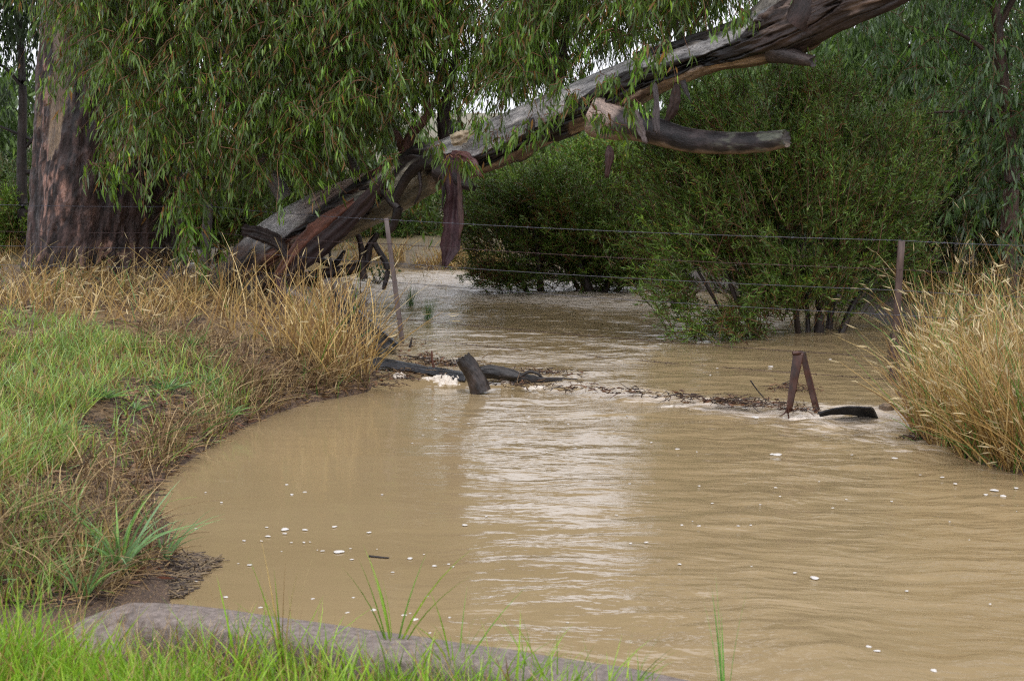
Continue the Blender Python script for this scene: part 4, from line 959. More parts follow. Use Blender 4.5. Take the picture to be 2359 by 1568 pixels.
for i in range(6):
    pts = np.array([at(x + (dy[i][j] * (.13 if j == 3 else 0)), y + dy[i][j], Y - .02) for j, (x, y, Y) in enumerate(wl)])
    segs = []
    for a, b_ in zip(pts[:-1], pts[1:]):
        t_ = np.linspace(0, 1, 14)[:-1]; s = a + (b_ - a) * t_[:, None]
        s[:, 2] -= .02 * np.sin(t_ * np.pi) * min(1, np.linalg.norm(b_ - a) / 4); segs.append(s)
    path = np.vstack(segs + [pts[-1:]])
    mb = MB(); tubes(mb, path[None], np.full((1, len(path)), .0024), (0, 0, 0), 5)
    if i < 2 or i == 5:                                       # barbs
        dd = np.concatenate([[0], np.cumsum(np.linalg.norm(np.diff(path, axis=0), axis=1))])
        s = np.arange(.1, dd[-1], .115); c_ = np.stack([np.interp(s, dd, path[:, k_]) for k_ in range(3)], -1)
        v = norm(R.normal(size=(len(s), 3))) * .014
        tubes(mb, np.stack([c_ - v, c_, c_ + v], 1), np.array([[.0012, .0026, .0012]]), (0, 0, 0), 4)
        v = np.roll(v, 1, 1)
        tubes(mb, np.stack([c_ - v, c_, c_ + v], 1), np.array([[.0012, .0026, .0012]]), (0, 0, 0), 4)
    mb.build('barbed_wire' if (i < 2 or i == 5) else 'plain_wire', M_WIRE if i in (0, 2, 3) else M_WIRE_RUST, fence)

# ------------------------------------------------------------------ flood wrack at the weir
def plate(mb, quad, thick, corr=0, amp=.01, nu=24, nv=6, C=(.3, .3, .3), ragged=0.0, sag=0.0):
    """a thin metal sheet over four corners a b c d (a-b is the long edge)"""
    a, b_, c, d = [np.asarray(v, float) for v in quad]
    u = np.linspace(0, 1, nu)[None, :, None]; v = np.linspace(0, 1, nv)[:, None, None]
    P = (a * (1 - u) + b_ * u) * (1 - v) + (d * (1 - u) + c * u) * v
    nn = norm(np.cross(b_ - a, d - a))
    wv = amp * np.sin(v * np.pi * 2 * corr) if corr else 0
    P = P + nn * (wv + (fbm(P * 5, 3, 3)[..., None] - .5) * .03 + sag * np.sin(u * np.pi))
    if ragged: P[-1] += (R.random((nu, 1)) - .5) * ragged * norm(d - a); P[0] += (R.random((nu, 1)) - .5) * ragged * norm(d - a)
    k = nu * nv; idx = np.arange(k).reshape(nv, nu)
    q = np.stack([idx[:-1, :-1], idx[:-1, 1:], idx[1:, 1:], idx[1:, :-1]], -1).reshape(-1, 4)
    rim = np.concatenate([idx[0], idx[1:, -1], idx[-1, ::-1][1:], idx[::-1, 0][1:]])
    rq = np.stack([rim[:-1], rim[:-1] + k, rim[1:] + k, rim[1:]], -1)
    mb.add(np.concatenate([P.reshape(-1, 3), P.reshape(-1, 3) - nn * thick]), np.vstack([q, q[:, ::-1] + k, rq]), None, C)
mb = MB()
YS = 14.65
plate(mb, [at(843, 823, YS + .6), at(1075, 868, YS), at(1070, 876, YS - .12), at(846, 841, YS + .45)], .006, 3, .010, 40, 16, ragged=.02)
plate(mb, [at(845, 819, YS + .85), at(1078, 861, YS + .25), at(1075, 868, YS), at(843, 823, YS + .6)], .006, 3, .008, 40, 10)
tag(mb.build('iron_sheet', M_IRON), 'long bent iron sheet sloping into the water left of the upright stump', 'metal sheet', 'sheets of old iron caught at the fence')
mb = MB()
plate(mb, [at(770, 676, 16.9), at(916, 798, 15.9), at(850, 806, 15.7), at(770, 745, 16.2)], .006, 3, .015, 36, 14, ragged=.02)
plate(mb, [at(772, 668, 17.1), at(918, 792, 16.1), at(916, 798, 15.9), at(770, 676, 16.9)], .006, 1, .008, 36, 5)
tag(mb.build('iron_sheet', M_IRON), 'dark iron sheet sliding off the left bank near the leaning grey post', 'metal sheet', 'sheets of old iron caught at the fence')
mb = MB()
plate(mb, [at(1882, 948, 12.92), at(2004, 935, 12.68), at(2030, 966, 12.95), at(1890, 951, 12.98)], .010, 1, .012, 36, 12, sag=.02)
tag(mb.build('iron_sheet', M_IRON), 'black curled iron sheet lying at water level right of the rusty A-shaped frame', 'metal sheet', 'sheets of old iron caught at the fence')
# the A-shaped frame
af = thing('metal_frame', onz(1845, 945, -.05), 'rusty folded metal strip standing in the water like a letter A', 'metal frame')
YA = 13.15
mb = MB(); plate(mb, [at(1826, 812, YA), at(1851, 813, YA), at(1823, 948, YA - .1), at(1809, 952, YA - .12)], .006, 0, 0, 10, 30, ragged=0)
for pts, w in (([(1813, 940), (1806, 952), (1795, 958)], .006), ([(1816, 940), (1815, 956), (1818, 966)], .008), ([(1822, 938), (1826, 945), (1826, 953)], .005)):
    limb(mb, [at(x, y, YA - .12) for x, y in pts], [w, w * .9, w * .5], flatcol((.03, .02, .02)), 6, 8, .2, 3)
mb.build('leg', M_RUST, af, False)
mb = MB(); plate(mb, [at(1840, 812, YA + .03), at(1852, 813, YA + .03), at(1886, 946, YA - .02), at(1874, 950, YA - .02)], .006, 0, 0, 8, 30, ragged=.0)
plate(mb, [at(1848, 816, YA + .10), at(1856, 816, YA + .10), at(1888, 944, YA + .04), at(1882, 944, YA + .04)], .006, 0, 0, 8, 30, ragged=.012)
mb.build('leg', M_RUST, af, False)
mb = MB(); limb(mb, [at(1825, 814, YA - .01), at(1839, 813, YA), at(1853, 815, YA + .08)], [.016, .02, .016], flatcol((.03, .02, .02)), 10, 12, .1, 3)
mb.build('folded_top', M_RUST, af, False)

st = [(1106, 902, 50), (1098, 876, 46), (1088, 857, 41), (1076, 838, 37), (1068, 826, 33)]
mb = MB(); limb(mb, [at(x, y, 14.15) for x, y, w in st], [w / 2 / F * 14.15 for x, y, w in st], flatcol((.026, .019, .016), 1.2, 18), 40, 70, .30, 61, ragged=.03)
tag(mb.build('broken_stump', M_LOG), 'blunt dark stump of wood poking upright out of the flood wrack', 'stump')
st = [(1085, 862, 26), (1120, 856, 32), (1165, 861, 30), (1200, 870, 25), (1240, 875, 18), (1290, 876, 10)]
lg = thing('floating_log', at(1160, 870, 14.5), 'wet black log lying in the water behind the upright stump', 'log')
mb = MB(); limb(mb, [at(x, y, 14.5) for x, y, w in st], [w / 2 / F * 14.5 for x, y, w in st], flatcol((.020, .017, .016), 1.2, 18), 36, 110, .28, 62, ragged=.03); mb.build('trunk', M_LOG, lg)
mb = MB(); limb(mb, [at(x, y, 14.45) for x, y in ((1195, 868), (1222, 856), (1240, 862), (1252, 872))], [.012, .013, .011, .006], flatcol((.02, .016, .015)), 8, 24, .1, 63); mb.build('branch', M_LOG, lg)
mb = MB(); limb(mb, [at(x, y, 14.4) for x, y in ((1240, 872), (1290, 871), (1330, 873))], [.012, .008, .003], flatcol((.02, .016, .015)), 8, 20, .1, 64); mb.build('branch', M_LOG, lg)

def wrack(mb, x, y, z, sx, sy, n, L=.14, hgt=.05, cols=((.05, .03, .022), (.10, .055, .035), (.19, .12, .06), (.03, .022, .02))):
    """a tangle of twigs, bark bits and straw floating at a photo point"""
    c = onz(x, y, z); P = c + np.stack([R.normal(size=n) * sx, R.normal(size=n) * sy, np.abs(R.normal(size=n)) * hgt * .5], -1)
    d = norm(R.normal(size=(n, 3)) * np.array([1, .6, .16])); l = L * (.15 + .85 * R.random(n) ** 2)
    C = np.array(cols)[R.integers(0, len(cols), n)] * (.6 + .8 * R.random((n, 1)))
    mid = P + d * l[:, None] * .5 + R.normal(size=(n, 3)) * .008
    tubes(mb, np.stack([P, mid, P + d * l[:, None]], 1), np.stack([.002 + .004 * R.random(n)**2, .002 + .003 * R.random(n)**2, .001 + 0 * l], 1), C, 4)
    k = n // 6
    leaves(mb, P[:k] + R.normal(size=(k, 3)) * np.array([.05, .02, .006]), norm(R.normal(size=(k, 3)) * np.array([1, .8, .15])), .055, .016, np.array([[.13, .06, .03]]) * (.5 + R.random((k, 1))), .1)
W_G = 'rafts of flood debris at the weir'
for lab, spots in (('mound of dark twigs and straw trapped behind the upright stump', [(970, 832, .12, .05, 90), (1010, 842, .16, .05, 110), (1060, 842, .14, .05, 60), (985, 822, .05, .03, 30)]),
                   ('scatter of fine twigs behind the wet black log', [(1200, 862, .2, .08, 60), (1270, 862, .14, .06, 60)]),
                   ('dark tangle of sodden leaves and stalks under the iron sheet beside the left tussock', [(900, 872, .16, .06, 110), (940, 862, .14, .05, 90), (870, 890, .12, .05, 60), (860, 812, .12, .04, 60), (910, 798, .14, .03, 40)]),
                   ('thin line of bark chips and twigs along the middle of the weir', [(x_, float(np.interp(x_, [1120, 1300, 1500, 1640], [885, 894, 911, 927])), .075, .010 + .010 * (x_ % 100 < 50), 9 + 22 * (x_ % 130 < 50)) for x_ in range(1130, 1640, 32)]),
                   ('clump of straw and sticks on the weir left of the rusty frame', [(1690, 928, .12, .035, 110), (1655, 927, .08, .015, 40), (1725, 932, .08, .015, 40), (1760, 936, .09, .015, 45), (1795, 940, .08, .012, 30), (1830, 944, .08, .01, 25), (1860, 946, .07, .01, 20)]),
                   ('raft of straw and bark floating behind the rusty A-shaped frame', [(1835, 900, .10, .04, 70), (1815, 893, .06, .03, 30)]),
                   ('brown clod of dead grass in the water at the foot of the right dry grass', [(2120, 1012, .08, .05, 60), (2145, 1018, .05, .03, 30)])):
    mb = MB()
    for (x, y, sx, sy, n_) in spots: wrack(mb, x, y, -.005 if y < 950 else ZD, sx, sy, n_)
    tag(mb.build('debris_raft', M_TWIG), lab, 'flood debris', W_G)
for i, (pts, w, lab) in enumerate((([(1728, 876), (1742, 896), (1764, 922)], .006, 'single thin twig leaning out of the weir left of the rusty frame'),
                                   ([(944, 800), (947, 786), (949, 777)], .012, 'short black stick standing up beside the foot of the leaning grey post'),
                                   ([(999, 846), (995, 825), (994, 808)], .012, 'reddish brown stick upright in the twig mound'),
                                   ([(850, 1280), (880, 1283), (896, 1284)], .006, 'dark stick floating flat on the pool among foam flecks'))):
    mb = MB(); P = [onz(*p_, ZD + .005) for p_ in pts] if i == 3 else [at(*p_, 13.5 if i == 0 else (16.2 if i == 1 else 14.8)) for p_ in pts]
    limb(mb, P, np.linspace(w, w * .6, 3), flatcol((.09, .035, .02) if i == 2 else (.025, .02, .02)), 7, 14, .1, i); tag(mb.build('stick', M_LOG), lab, 'stick')
# foam cakes
def foam_cake(x, y, z, rx, ry, rz, seed, lab):
    nu, nv = 110, 60
    u, v = np.meshgrid(np.linspace(-1.25, 1.25, nu), np.linspace(-1.25, 1.25, nv)); c = onz(x, y, z)
    p_ = np.stack([u * rx, v * ry, 0 * u], -1)
    rr_ = np.sqrt(u**2 + v**2) + (fbm(p_ * 14 + seed, seed, 3) - .5) * .9
    mask = np.sqrt(np.clip(1 - rr_, 0, 1))
    lump = 1 - np.abs(fbm(p_ * 26 + seed, seed + 1, 2) - .5) * 2.6
    h_ = mask * (.35 + .65 * lump) * rz + (fbm(p_ * 90, seed, 2) - .5) * .008 * mask - .03 * sstep(.02, .0, mask) - .012
    mb = MB(); k = np.arange(nu * nv).reshape(nv, nu)
    mb.add(np.stack([c[0] + u * rx, c[1] + v * ry, z + h_], -1), np.stack([k[:-1, :-1], k[:-1, 1:], k[1:, 1:], k[1:, :-1]], -1).reshape(-1, 4))
    return tag(mb.build('foam_cake', M_FOAM), lab, 'foam', 'cakes of foam at the weir')
foam_cake(1016, 884, ZD, .24, .18, .10, 3, 'thick cream cake of foam against the left side of the upright stump')
foam_cake(922, 868, 0, .07, .08, .06, 8, 'small grey blob of foam under the iron sheet')
foam_cake(1166, 874, 0, .04, .05, .05, 13, 'round foam bubble cluster against the wet black log')
foam_cake(1140, 889, ZD, .22, .10, .03, 5, 'narrow white foam strip just right of the upright stump')
foam_cake(1260, 896, ZD, .26, .10, .045, 6, 'long smooth white foam strip along the weir below the log')
foam_cake(1600, 934, ZD, .26, .09, .02, 9, 'faint foam strip in the middle of the weir')
foam_cake(1850, 957, ZD, .16, .10, .02, 10, 'white froth at the foot of the rusty frame')

# loose foam flecks drifting on the pool
def fleck_mesh(seed):
    k, nv = 18, 5; th = np.arange(k) / k * 2 * np.pi; rr = np.random.default_rng(seed)
    o = 1 + .18 * np.sin(th * 2 + rr.random() * 6) + .12 * np.sin(th * 3 + rr.random() * 6)
    V = []
    for i in range(nv):
        p_ = i / (nv - 1) * np.pi / 2; V.append(np.stack([np.cos(th) * o * np.cos(p_), np.sin(th) * o * np.cos(p_), np.full(k, .5 * np.sin(p_))], -1))
    V = np.array(V); i = np.arange(nv - 1)[:, None] * k; j = np.arange(k)[None]; jn = (j + 1) % k
    mb = MB(); mb.add(V, np.stack([i + j, i + jn, i + k + jn, i + k + j], -1).reshape(-1, 4)); return mb.build('foam_fleck', M_FLECK)
protos = [fleck_mesh(s) for s in range(5)]
FL = [(780, 1272, 26), (944, 1287, 16), (1000, 1304, 12), (1033, 1300, 9), (1043, 1306, 8), (850, 1227, 11), (656, 1220, 22), (656, 1230, 11), (702, 1221, 13), (770, 1214, 14), (617, 1236, 14), (562, 1246, 9), (700, 1250, 10), (672, 1140, 12), (702, 1134, 9),
      (660, 1117, 10), (575, 1302, 12), (447, 1340, 20), (520, 1376, 12), (860, 1406, 16), (800, 1412, 10), (720, 1380, 9), (930, 1418, 14), (955, 1428, 18), (1070, 1210, 14), (1488, 1250, 12), (1452, 1252, 8), (1565, 1300, 10), (1830, 1320, 10), (1876, 1332, 22), (2088, 1362, 10), (2280, 1392, 9),
      (1790, 1048, 22), (1778, 1047, 14), (2060, 1056, 14), (2085, 1060, 13), (1740, 962, 20), (1715, 945, 16), (1560, 1035, 10), (1610, 1120, 8), (1450, 1115, 8), (2290, 1130, 18), (2270, 1140, 12), (2310, 1143, 16), (2340, 1125, 14), (2200, 1115, 12), (2170, 1100, 10),
      (1775, 845, 13), (1828, 866, 12), (1912, 828, 10), (1570, 1210, 9), (1610, 1212, 9), (1700, 1212, 8), (1120, 1190, 8), (510, 1158, 9), (600, 1400, 10), (2000, 1490, 14), (2020, 1500, 16), (1890, 1450, 8), (2150, 1545, 18), (1640, 1160, 8), (880, 1140, 7), (1500, 1020, 8)]
for _ in range(70):
    cx, cy, s_ = ((700, 1240, 150), (2150, 1120, 200), (1480, 960, 260), (950, 1400, 160), (1800, 1200, 350), (1180, 985, 120))[R.integers(6)]
    x_, y_ = cx + R.normal() * s_, cy + R.normal() * s_ * .3
    FL.append((x_, y_, 4 + 5 * R.random()))
cnt = 0
for i, (x, y, w) in enumerate(FL):
    z = 0.0 if y < 900 else ZD
    P = onz(x, y, z)
    if sdf([P[0]], [P[1]])[0] > -.05 or P[1] < kerb_y(P[0]) + .05: continue
    P[2] = water_z(P[0], P[1]) + .004
    o = protos[i % 5] if cnt < 5 and i < 5 else protos[i % 5].copy()
    if o.name not in COL.objects: COL.objects.link(o)
    r_ = w * .46 / F * P[1]; o.location = tuple(P); o.scale = (r_, r_ * (.8 + .5 * R.random()), r_ * .55); o.rotation_euler = (0, 0, R.random() * 6)
    big = w >= 15
    lab_ = 'larger white foam fleck drifting on the brown pool' if big else 'tiny white foam fleck drifting on the brown water'
    if i == 0: lab_ = 'largest white foam fleck, domed, near the floating stick on the calm pool'
    tag(o, lab_, 'foam fleck', 'foam flecks on the pool'); cnt += 1

# ------------------------------------------------------------------ fallen bark, dead branches, roots
for i, (pts, w, r_, lab) in enumerate(((((205, 705), (260, 694), (320, 676), (380, 655), (420, 640)), 19.2, (.10, .16, .20, .22, .12), 'long curled slab of dark fallen bark in the left dry grass'),
                                       (((215, 640), (260, 655), (300, 668)), 20.0, (.05, .08, .03), 'short dark bark slab against the foot of the massive trunk'),
                                       (((330, 660), (380, 650), (410, 625), (425, 600)), 19.1, (.1, .16, .2, .14), 'upright dark bark slab beside the square wooden post'),
                                       (((640, 635), (648, 680), (644, 730), (640, 765)), 18.3, (.07, .09, .08, .04), 'narrow purple bark strip hanging down into the tall straw'),
                                       (((244, 792), (256, 796), (270, 800)), 16.5, (.05, .07, .03), 'small maroon scrap of bark on the left bank'))):
    bark_strip('bark_slab', [at(x, y, w) for x, y in pts], r_, .55, M_STEM, None, (.05, .032, .03) if i < 3 else (.06, .03, .035), .01, (0, -.8, .6) if i != 3 else (0, -1, 0), 24, 60 + i, .03)
    tag(bpy.context.scene.objects[-1] if False else [o for o in COL.objects if o.name.startswith('bark_slab')][-1], lab, 'bark', 'fallen bark on the left bank')
DB = [([(660, 672), (700, 690), (740, 712), (800, 735)], (.05, .045, .04, .02), 18.0, 'pale grey fallen branch sloping down through the left straw', (.13, .12, .12)),
      ([(700, 640), (760, 628), (800, 622), (838, 608), (850, 570), (868, 540)], (.06, .06, .06, .055, .045, .03), 19.3, 'crooked dark dead branch lying under the leaning trunk', (.04, .026, .024)),
      ([(790, 480), (830, 560), (835, 620), (838, 640)], (.02, .03, .035, .04), 19.2, 'thin dead brown stem upright between trunk and grey post', (.055, .035, .032)),
      ([(560, 690), (620, 640), (690, 640), (740, 655)], (.14, .12, .08, .05), 19.4, 'thick dark root at the foot of the leaning trunk', (.035, .024, .022)),
      ([(490, 690), (560, 700), (640, 720), (700, 745)], (.16, .13, .09, .05), 19.3, 'broad dark root half buried in the straw', (.03, .022, .02)),
      ([(716, 575), (740, 600), (770, 608), (792, 580)], (.05, .04, .035, .02), 19.6, 'forked dead twig in shadow under the trunk', (.035, .025, .022)),
      ([(862, 560), (892, 620), (884, 665)], (.03, .03, .02), 18.9, 'dark leaning dead stick just left of the grey post', (.03, .024, .024)),
      ([(548, 850), (570, 852), (600, 850)], (.02, .022, .012), 14.9, 'short broken stick lying on the bare left bank', (.04, .03, .025))]
for i, (pts, r_, Y, lab, c) in enumerate(DB):
    mb = MB(); limb(mb, [at(x, y, Y) for x, y in pts], r_, flatcol(c, .9, 10, i), 12, 36, .18, 80 + i, ragged=.02)
    tag(mb.build('dead_branch', M_LOG), lab, 'branch', 'dead wood on the left bank')
# the weathered stub at the right end of the weir
mb = MB(); limb(mb, [at(2043, 968, 13.1), at(2043, 950, 13.1), at(2042, 936, 13.1)], [.062, .06, .058], flatcol((.12, .085, .055), .9, 30), 20, 14, .15, 91, ragged=.02)
tag(mb.build('wooden_stub', M_LOG), 'short weathered wooden stub at the waterline by the right dry grass', 'stump')

# ------------------------------------------------------------------ grasses
def uptilt(n, s): return norm(np.stack([R.normal(size=n) * s, R.normal(size=n) * s, np.ones(n)], -1))
STRAW = np.array([[.40, .26, .085], [.50, .35, .13], [.60, .46, .22], [.30, .18, .06], [.24, .14, .06]])
GREENS = np.array([[.09, .20, .035], [.12, .26, .045], [.15, .30, .09], [.19, .33, .05]])
LIME = np.array([[.22, .42, .02], [.28, .48, .03], [.18, .36, .03], [.34, .50, .05]])
def pick(pal, n): return pal[R.integers(0, len(pal), n)] * (.75 + .5 * R.random((n, 1)))
def heads(mb, tip, tan, L=.06, W=.009, c=(.60, .49, .28)):
    n = len(tip); C = np.array(c) * (.7 + .6 * R.random((n, 1)))
    for _ in range(2): leaves(mb, tip - tan * L * .1, tan + np.array([0, 0, -.35]), L, W, C, .2)
def dry_grass(name, lab, polys, lean_, hmin, hmax, headf, wid=.007, bend=.5, pal=STRAW, greenf=.08, z0=None):
    mb = MB()
    for poly, n in polys:
        q = in_poly(poly, n); P = drop(q[:, 0], q[:, 1]); n = len(P)
        cl = fbm(np.stack([P[:, 0] * 1.6, P[:, 1] * 1.6, 0 * P[:, 0]], -1), 17, 3)
        P = P[cl > .36]; cl = cl[cl > .36]; n = len(P)
        P[:, 2] -= .01
        L = (hmin + (hmax - hmin) * R.random(n) ** 1.3) * (.55 + .9 * cl)
        D = uptilt(n, .36) + np.array(lean_) * .3; fl = R.random(n) < .22; D[fl] = uptilt(fl.sum(), .9); L[fl] *= .6
        G = np.stack([R.normal(size=n), R.normal(size=n), 0 * L], -1) * bend * .45 + np.array(lean_) * bend * R.random((n, 1)); G[:, 2] = -bend * (.25 + .5 * R.random(n)) * (np.linalg.norm(G, axis=1))
        C = pick(pal, n); gsel = R.random(n) < greenf; C[gsel] = pick(GREENS * .8, gsel.sum())
        tip, tan = blades(mb, P, D, L, wid * (.6 + .9 * R.random(n)), G, C, C * np.array([1.1, 1.1, 1.1]), 5, .25)
        s = R.random(n) < headf
        if s.any(): heads(mb, tip[s], tan[s], .10, .0068)
    return tag(mb.build(name, M_STRAW, None, False), lab, kind='stuff')
dry_grass('dry_grass', 'tall golden dry grass with nodding seed heads on the right bank',
          [([(2150, 700), (2400, 640), (2800, 700), (2800, 1150), (2400, 1075), (2230, 1035), (2160, 990), (2140, 930), (2120, 850)], 3300),
           ([(2090, 960), (2250, 900), (2420, 900), (2420, 1090), (2280, 1062), (2120, 985)], 2200), ([(2110, 800), (2180, 760), (2180, 985), (2130, 950), (2100, 900)], 450), ([(2095, 940), (2200, 1010), (2420, 1050), (2420, 1110), (2250, 1075), (2110, 1025)], 1500)],
          (-.02, -.06, 0), .30, .95, .26, .0075, .5, greenf=.16)
dry_grass('dry_grass', 'straggling tall straw along the fence on the left bank',
          [([(380, 660), (520, 650), (700, 690), (830, 700), (862, 800), (855, 870), (760, 890), (600, 800), (420, 740)], 800), ([(640, 740), (850, 720), (868, 860), (760, 890), (680, 830)], 620)],
          (.05, -.1, 0), .2, .8, .12, .009, .5, greenf=.03)
dry_grass('dry_grass', 'low matted straw between the massive trunk and the fence',
          [([(-200, 600), (60, 610), (400, 630), (480, 690), (420, 760), (220, 745), (0, 720), (-200, 720)], 2400)], (.05, 0, 0), .14, .5, .16, .008, .75, greenf=.08)
dry_grass('dry_grass', 'brown flattened straw over the edge of the left bank',
          [([(-150, 1040), (130, 1020), (300, 1080), (440, 1060), (360, 1130), (350, 1200), (390, 1300), (250, 1380), (-150, 1400)], 2500),
           ([(560, 860), (850, 870), (850, 905), (700, 925), (560, 985), (430, 1060), (330, 1090), (300, 1040), (420, 960)], 2000), ([(330, 740), (620, 800), (840, 880), (600, 900), (420, 850), (300, 800)], 1500), ([(-150, 1000), (160, 990), (300, 1060), (200, 1130), (-150, 1110)], 900)],
          (.25, -.25, 0), .10, .30, .0, .0065, .9, np.array([[.20, .125, .06], [.30, .205, .095], [.12, .075, .042], [.44, .32, .16]]), .05)
dry_grass('dry_grass', 'pale dry grass along the far bank beneath the trees',
          [([(560, 575), (850, 572), (1150, 585), (1180, 632), (1080, 630), (900, 612), (560, 603)], 2600), ([(-250, 560), (100, 560), (100, 606), (-250, 610)], 900), ([(2050, 640), (2500, 620), (2500, 690), (2080, 700)], 1200)],
          (.1, -.1, 0), .12, .34, .0, .010, .6, greenf=.1)
dry_grass('drowned_stalks', 'thin drowned straw stalks in the water beside the leaning grey post', [([(935, 720), (1010, 712), (1060, 740), (1050, 775), (960, 780), (935, 760)], 45)], (0, 0, 0), .35, .6, .3, .004, .3)
def green_grass(name, lab, polys, hmin, hmax, pal, wid, bend=.5, lean_=(.1, -.05, 0), straw=.1, segs=4, cl_lo=.40, seed=3):
    mb = MB()
    for poly, n in polys:
        q = in_poly(poly, n); P = drop(q[:, 0], q[:, 1]); 
        cl = fbm(np.stack([P[:, 0] * 2.2, P[:, 1] * 2.2, 0 * P[:, 0]], -1), seed, 3)
        P, cl = P[cl > cl_lo], cl[cl > cl_lo]; n = len(P); P[:, 2] -= .01
        L = (hmin + (hmax - hmin) * R.random(n) ** 1.2) * (.5 + cl)
        D = uptilt(n, .38) + np.array(lean_) * .3
        G = np.stack([R.normal(size=n) * .35, R.normal(size=n) * .35, 0 * L], -1) * bend; G[:, 2] = -bend * .6 * np.linalg.norm(G, axis=1)
        C = pick(pal, n); s = R.random(n) < straw; C[s] = pick(STRAW, s.sum())
        blades(mb, P, D, L, wid * (.6 + .8 * R.random(n)), G, C * np.array([.9, .85, .8]), C, segs)
    return tag(mb.build(name, M_GRASS, None, False), lab, kind='stuff')
green_grass('green_grass', 'fresh green grass on top of the left bank',
            [([(-250, 730), (150, 740), (300, 785), (340, 850), (240, 890), (190, 970), (130, 1030), (60, 1090), (-250, 1120)], 11000),
             ([(180, 760), (420, 800), (560, 900), (560, 960), (380, 930), (200, 920)], 1500), ([(330, 850), (620, 890), (560, 985), (430, 1060), (300, 1100), (200, 1080)], 420), ([(-250, 1040), (150, 1010), (220, 1040), (100, 1110), (-250, 1180)], 2400), ([(-100, 1150), (150, 1150), (330, 1330), (100, 1400), (-100, 1400)], 900)],
            .10, .24, np.vstack([GREENS * np.array([1.75, 1.4, 1.3]), GREENS * np.array([2.4, 1.75, 2.4])]), .008, .8, straw=.26, cl_lo=.27)
green_grass('near_grass', 'bright lime grass of the near verge in front of the concrete kerb',
            [([(-150, 1560), (250, 1570), (560, 1580), (900, 1600), (1250, 1620), (1500, 1640), (1500, 1800), (-150, 1800)], 3600), ([(-150, 1500), (60, 1520), (300, 1560), (420, 1620), (420, 1800), (-150, 1800)], 3200), ([(380, 1500), (1000, 1545), (1400, 1600), (1300, 1620), (300, 1560)], 500)],
            .10, .34, LIME, .0085, .6, (.12, 0, 0), .16, 5, .36, 8)
mb = MB()                                                     # wispy pale seed stems among the near grass
q = in_poly([(150, 1440), (1150, 1540), (1400, 1590), (1400, 1640), (100, 1600)], 900); P = drop(q[:, 0], q[:, 1])
tip, tan = blades(mb, P, uptilt(900, .5), .1 + .16 * R.random(900), .0022, R.normal(size=(900, 3)) * .3 * np.array([1, 1, .3]), pick(STRAW, 900) * np.array([1.05, 1.1, 1.2]), None, 4, .4)
tag(mb.build('seed_stems', M_STRAW, None, False), 'fine pale seed stems in front of the kerb', kind='stuff')
# leaf and bark litter on the bare bank
mb = MB()
q = np.vstack([in_poly([(230, 770), (620, 800), (860, 890), (700, 925), (560, 985), (430, 1060), (330, 1130), (200, 1090), (280, 950), (300, 850)], 1300), in_poly([(-100, 640), (420, 650), (650, 720), (860, 880), (420, 1070), (360, 1150), (420, 1330), (200, 1400), (-100, 1380)], 700)]); P = drop(q[:, 0], q[:, 1]) + np.array([0, 0, .008])
leaves(mb, P, norm(R.normal(size=(2000, 3)) * np.array([1, 1, .18])), .05 + .05 * R.random(2000), .010 + .007 * R.random(2000), np.array([[.22, .12, .055], [.12, .06, .035], [.30, .19, .10], [.15, .055, .03]])[R.integers(0, 4, 2000)] * (.6 + .7 * R.random((2000, 1))), .12)
q = in_poly([(-100, 640), (420, 650), (650, 720), (860, 880), (620, 960), (430, 1065), (365, 1150), (420, 1310), (200, 1400), (-100, 1400)], 6000); P2 = drop(q[:, 0], q[:, 1]) + np.array([0, 0, .006])
d_ = norm(R.normal(size=(6000, 3)) * np.array([1, .8, .12])) * (.02 + .09 * R.random((6000, 1)))
tubes(mb, np.stack([P2 - d_, P2 + [0, 0, .006], P2 + d_], 1), np.full((6000, 3), .0026), pick(np.array([[.06, .04, .03], [.24, .15, .07], [.04, .026, .02], [.36, .24, .11]]), 6000), 3)
tag(mb.build('leaf_litter', M_TWIG, None, False), 'fallen gum leaves and twigs strewn over the left bank', kind='stuff')
mb = MB()                                                     # floating mat of reed bits in the near corner
q = in_poly([(200, 1345), (330, 1320), (430, 1270), (503, 1290), (440, 1335), (420, 1372), (240, 1380)], 1500); P = onz(q[:, 0], q[:, 1], ZD + .012)
d_ = norm(R.normal(size=(1500, 3)) * np.array([1, .6, .12]) + np.array([.6, .5, 0])) * (.015 + .06 * R.random((1500, 1)))
tubes(mb, np.stack([P - d_, P, P + d_], 1), np.full((1500, 3), .003), pick(np.array([[.07, .05, .035], [.16, .11, .06], [.05, .035, .03], [.22, .16, .09]]), 1500), 4)
tag(mb.build('reed_litter', M_TWIG, None, False), 'raft of broken reeds and straw floating where the left bank meets the kerb', kind='stuff')

# single tussocks
TG = 'green grass tussocks on the left bank'
def tussock(x, y, n, hmin, hmax, wid, pal, lab, spread=.9, name='grass_tussock', P0=None, bend=.55, grp=TG, base=.02):
    P = drop(np.array([x], float), np.array([y], float))[0] if P0 is None else P0
    n_ = n; az = R.random(n_) * 2 * np.pi
    D = np.stack([np.cos(az) * spread * R.random(n_), np.sin(az) * spread * R.random(n_), np.ones(n_)], -1)
    L = hmin + (hmax - hmin) * R.random(n_)
    G = np.stack([np.cos(az), np.sin(az), -.9 + 0 * az], -1) * bend * (.3 + .7 * R.random((n_, 1)))
    C = pick(pal, n_)
    mb = MB(); blades(mb, P + np.stack([np.cos(az), np.sin(az), 0 * az], -1) * base * R.random((n_, 1)) - np.array([0, 0, .01]), D, L, wid * (.7 + .5 * R.random(n_)), G, C * np.array([.85, .85, .8]), C, 6)
    return tag(mb.build(name, M_GRASS, None, False), lab, 'grass tussock', grp)
BL = np.array([[.20, .37, .13], [.15, .30, .08], [.26, .43, .20], [.22, .40, .09]])
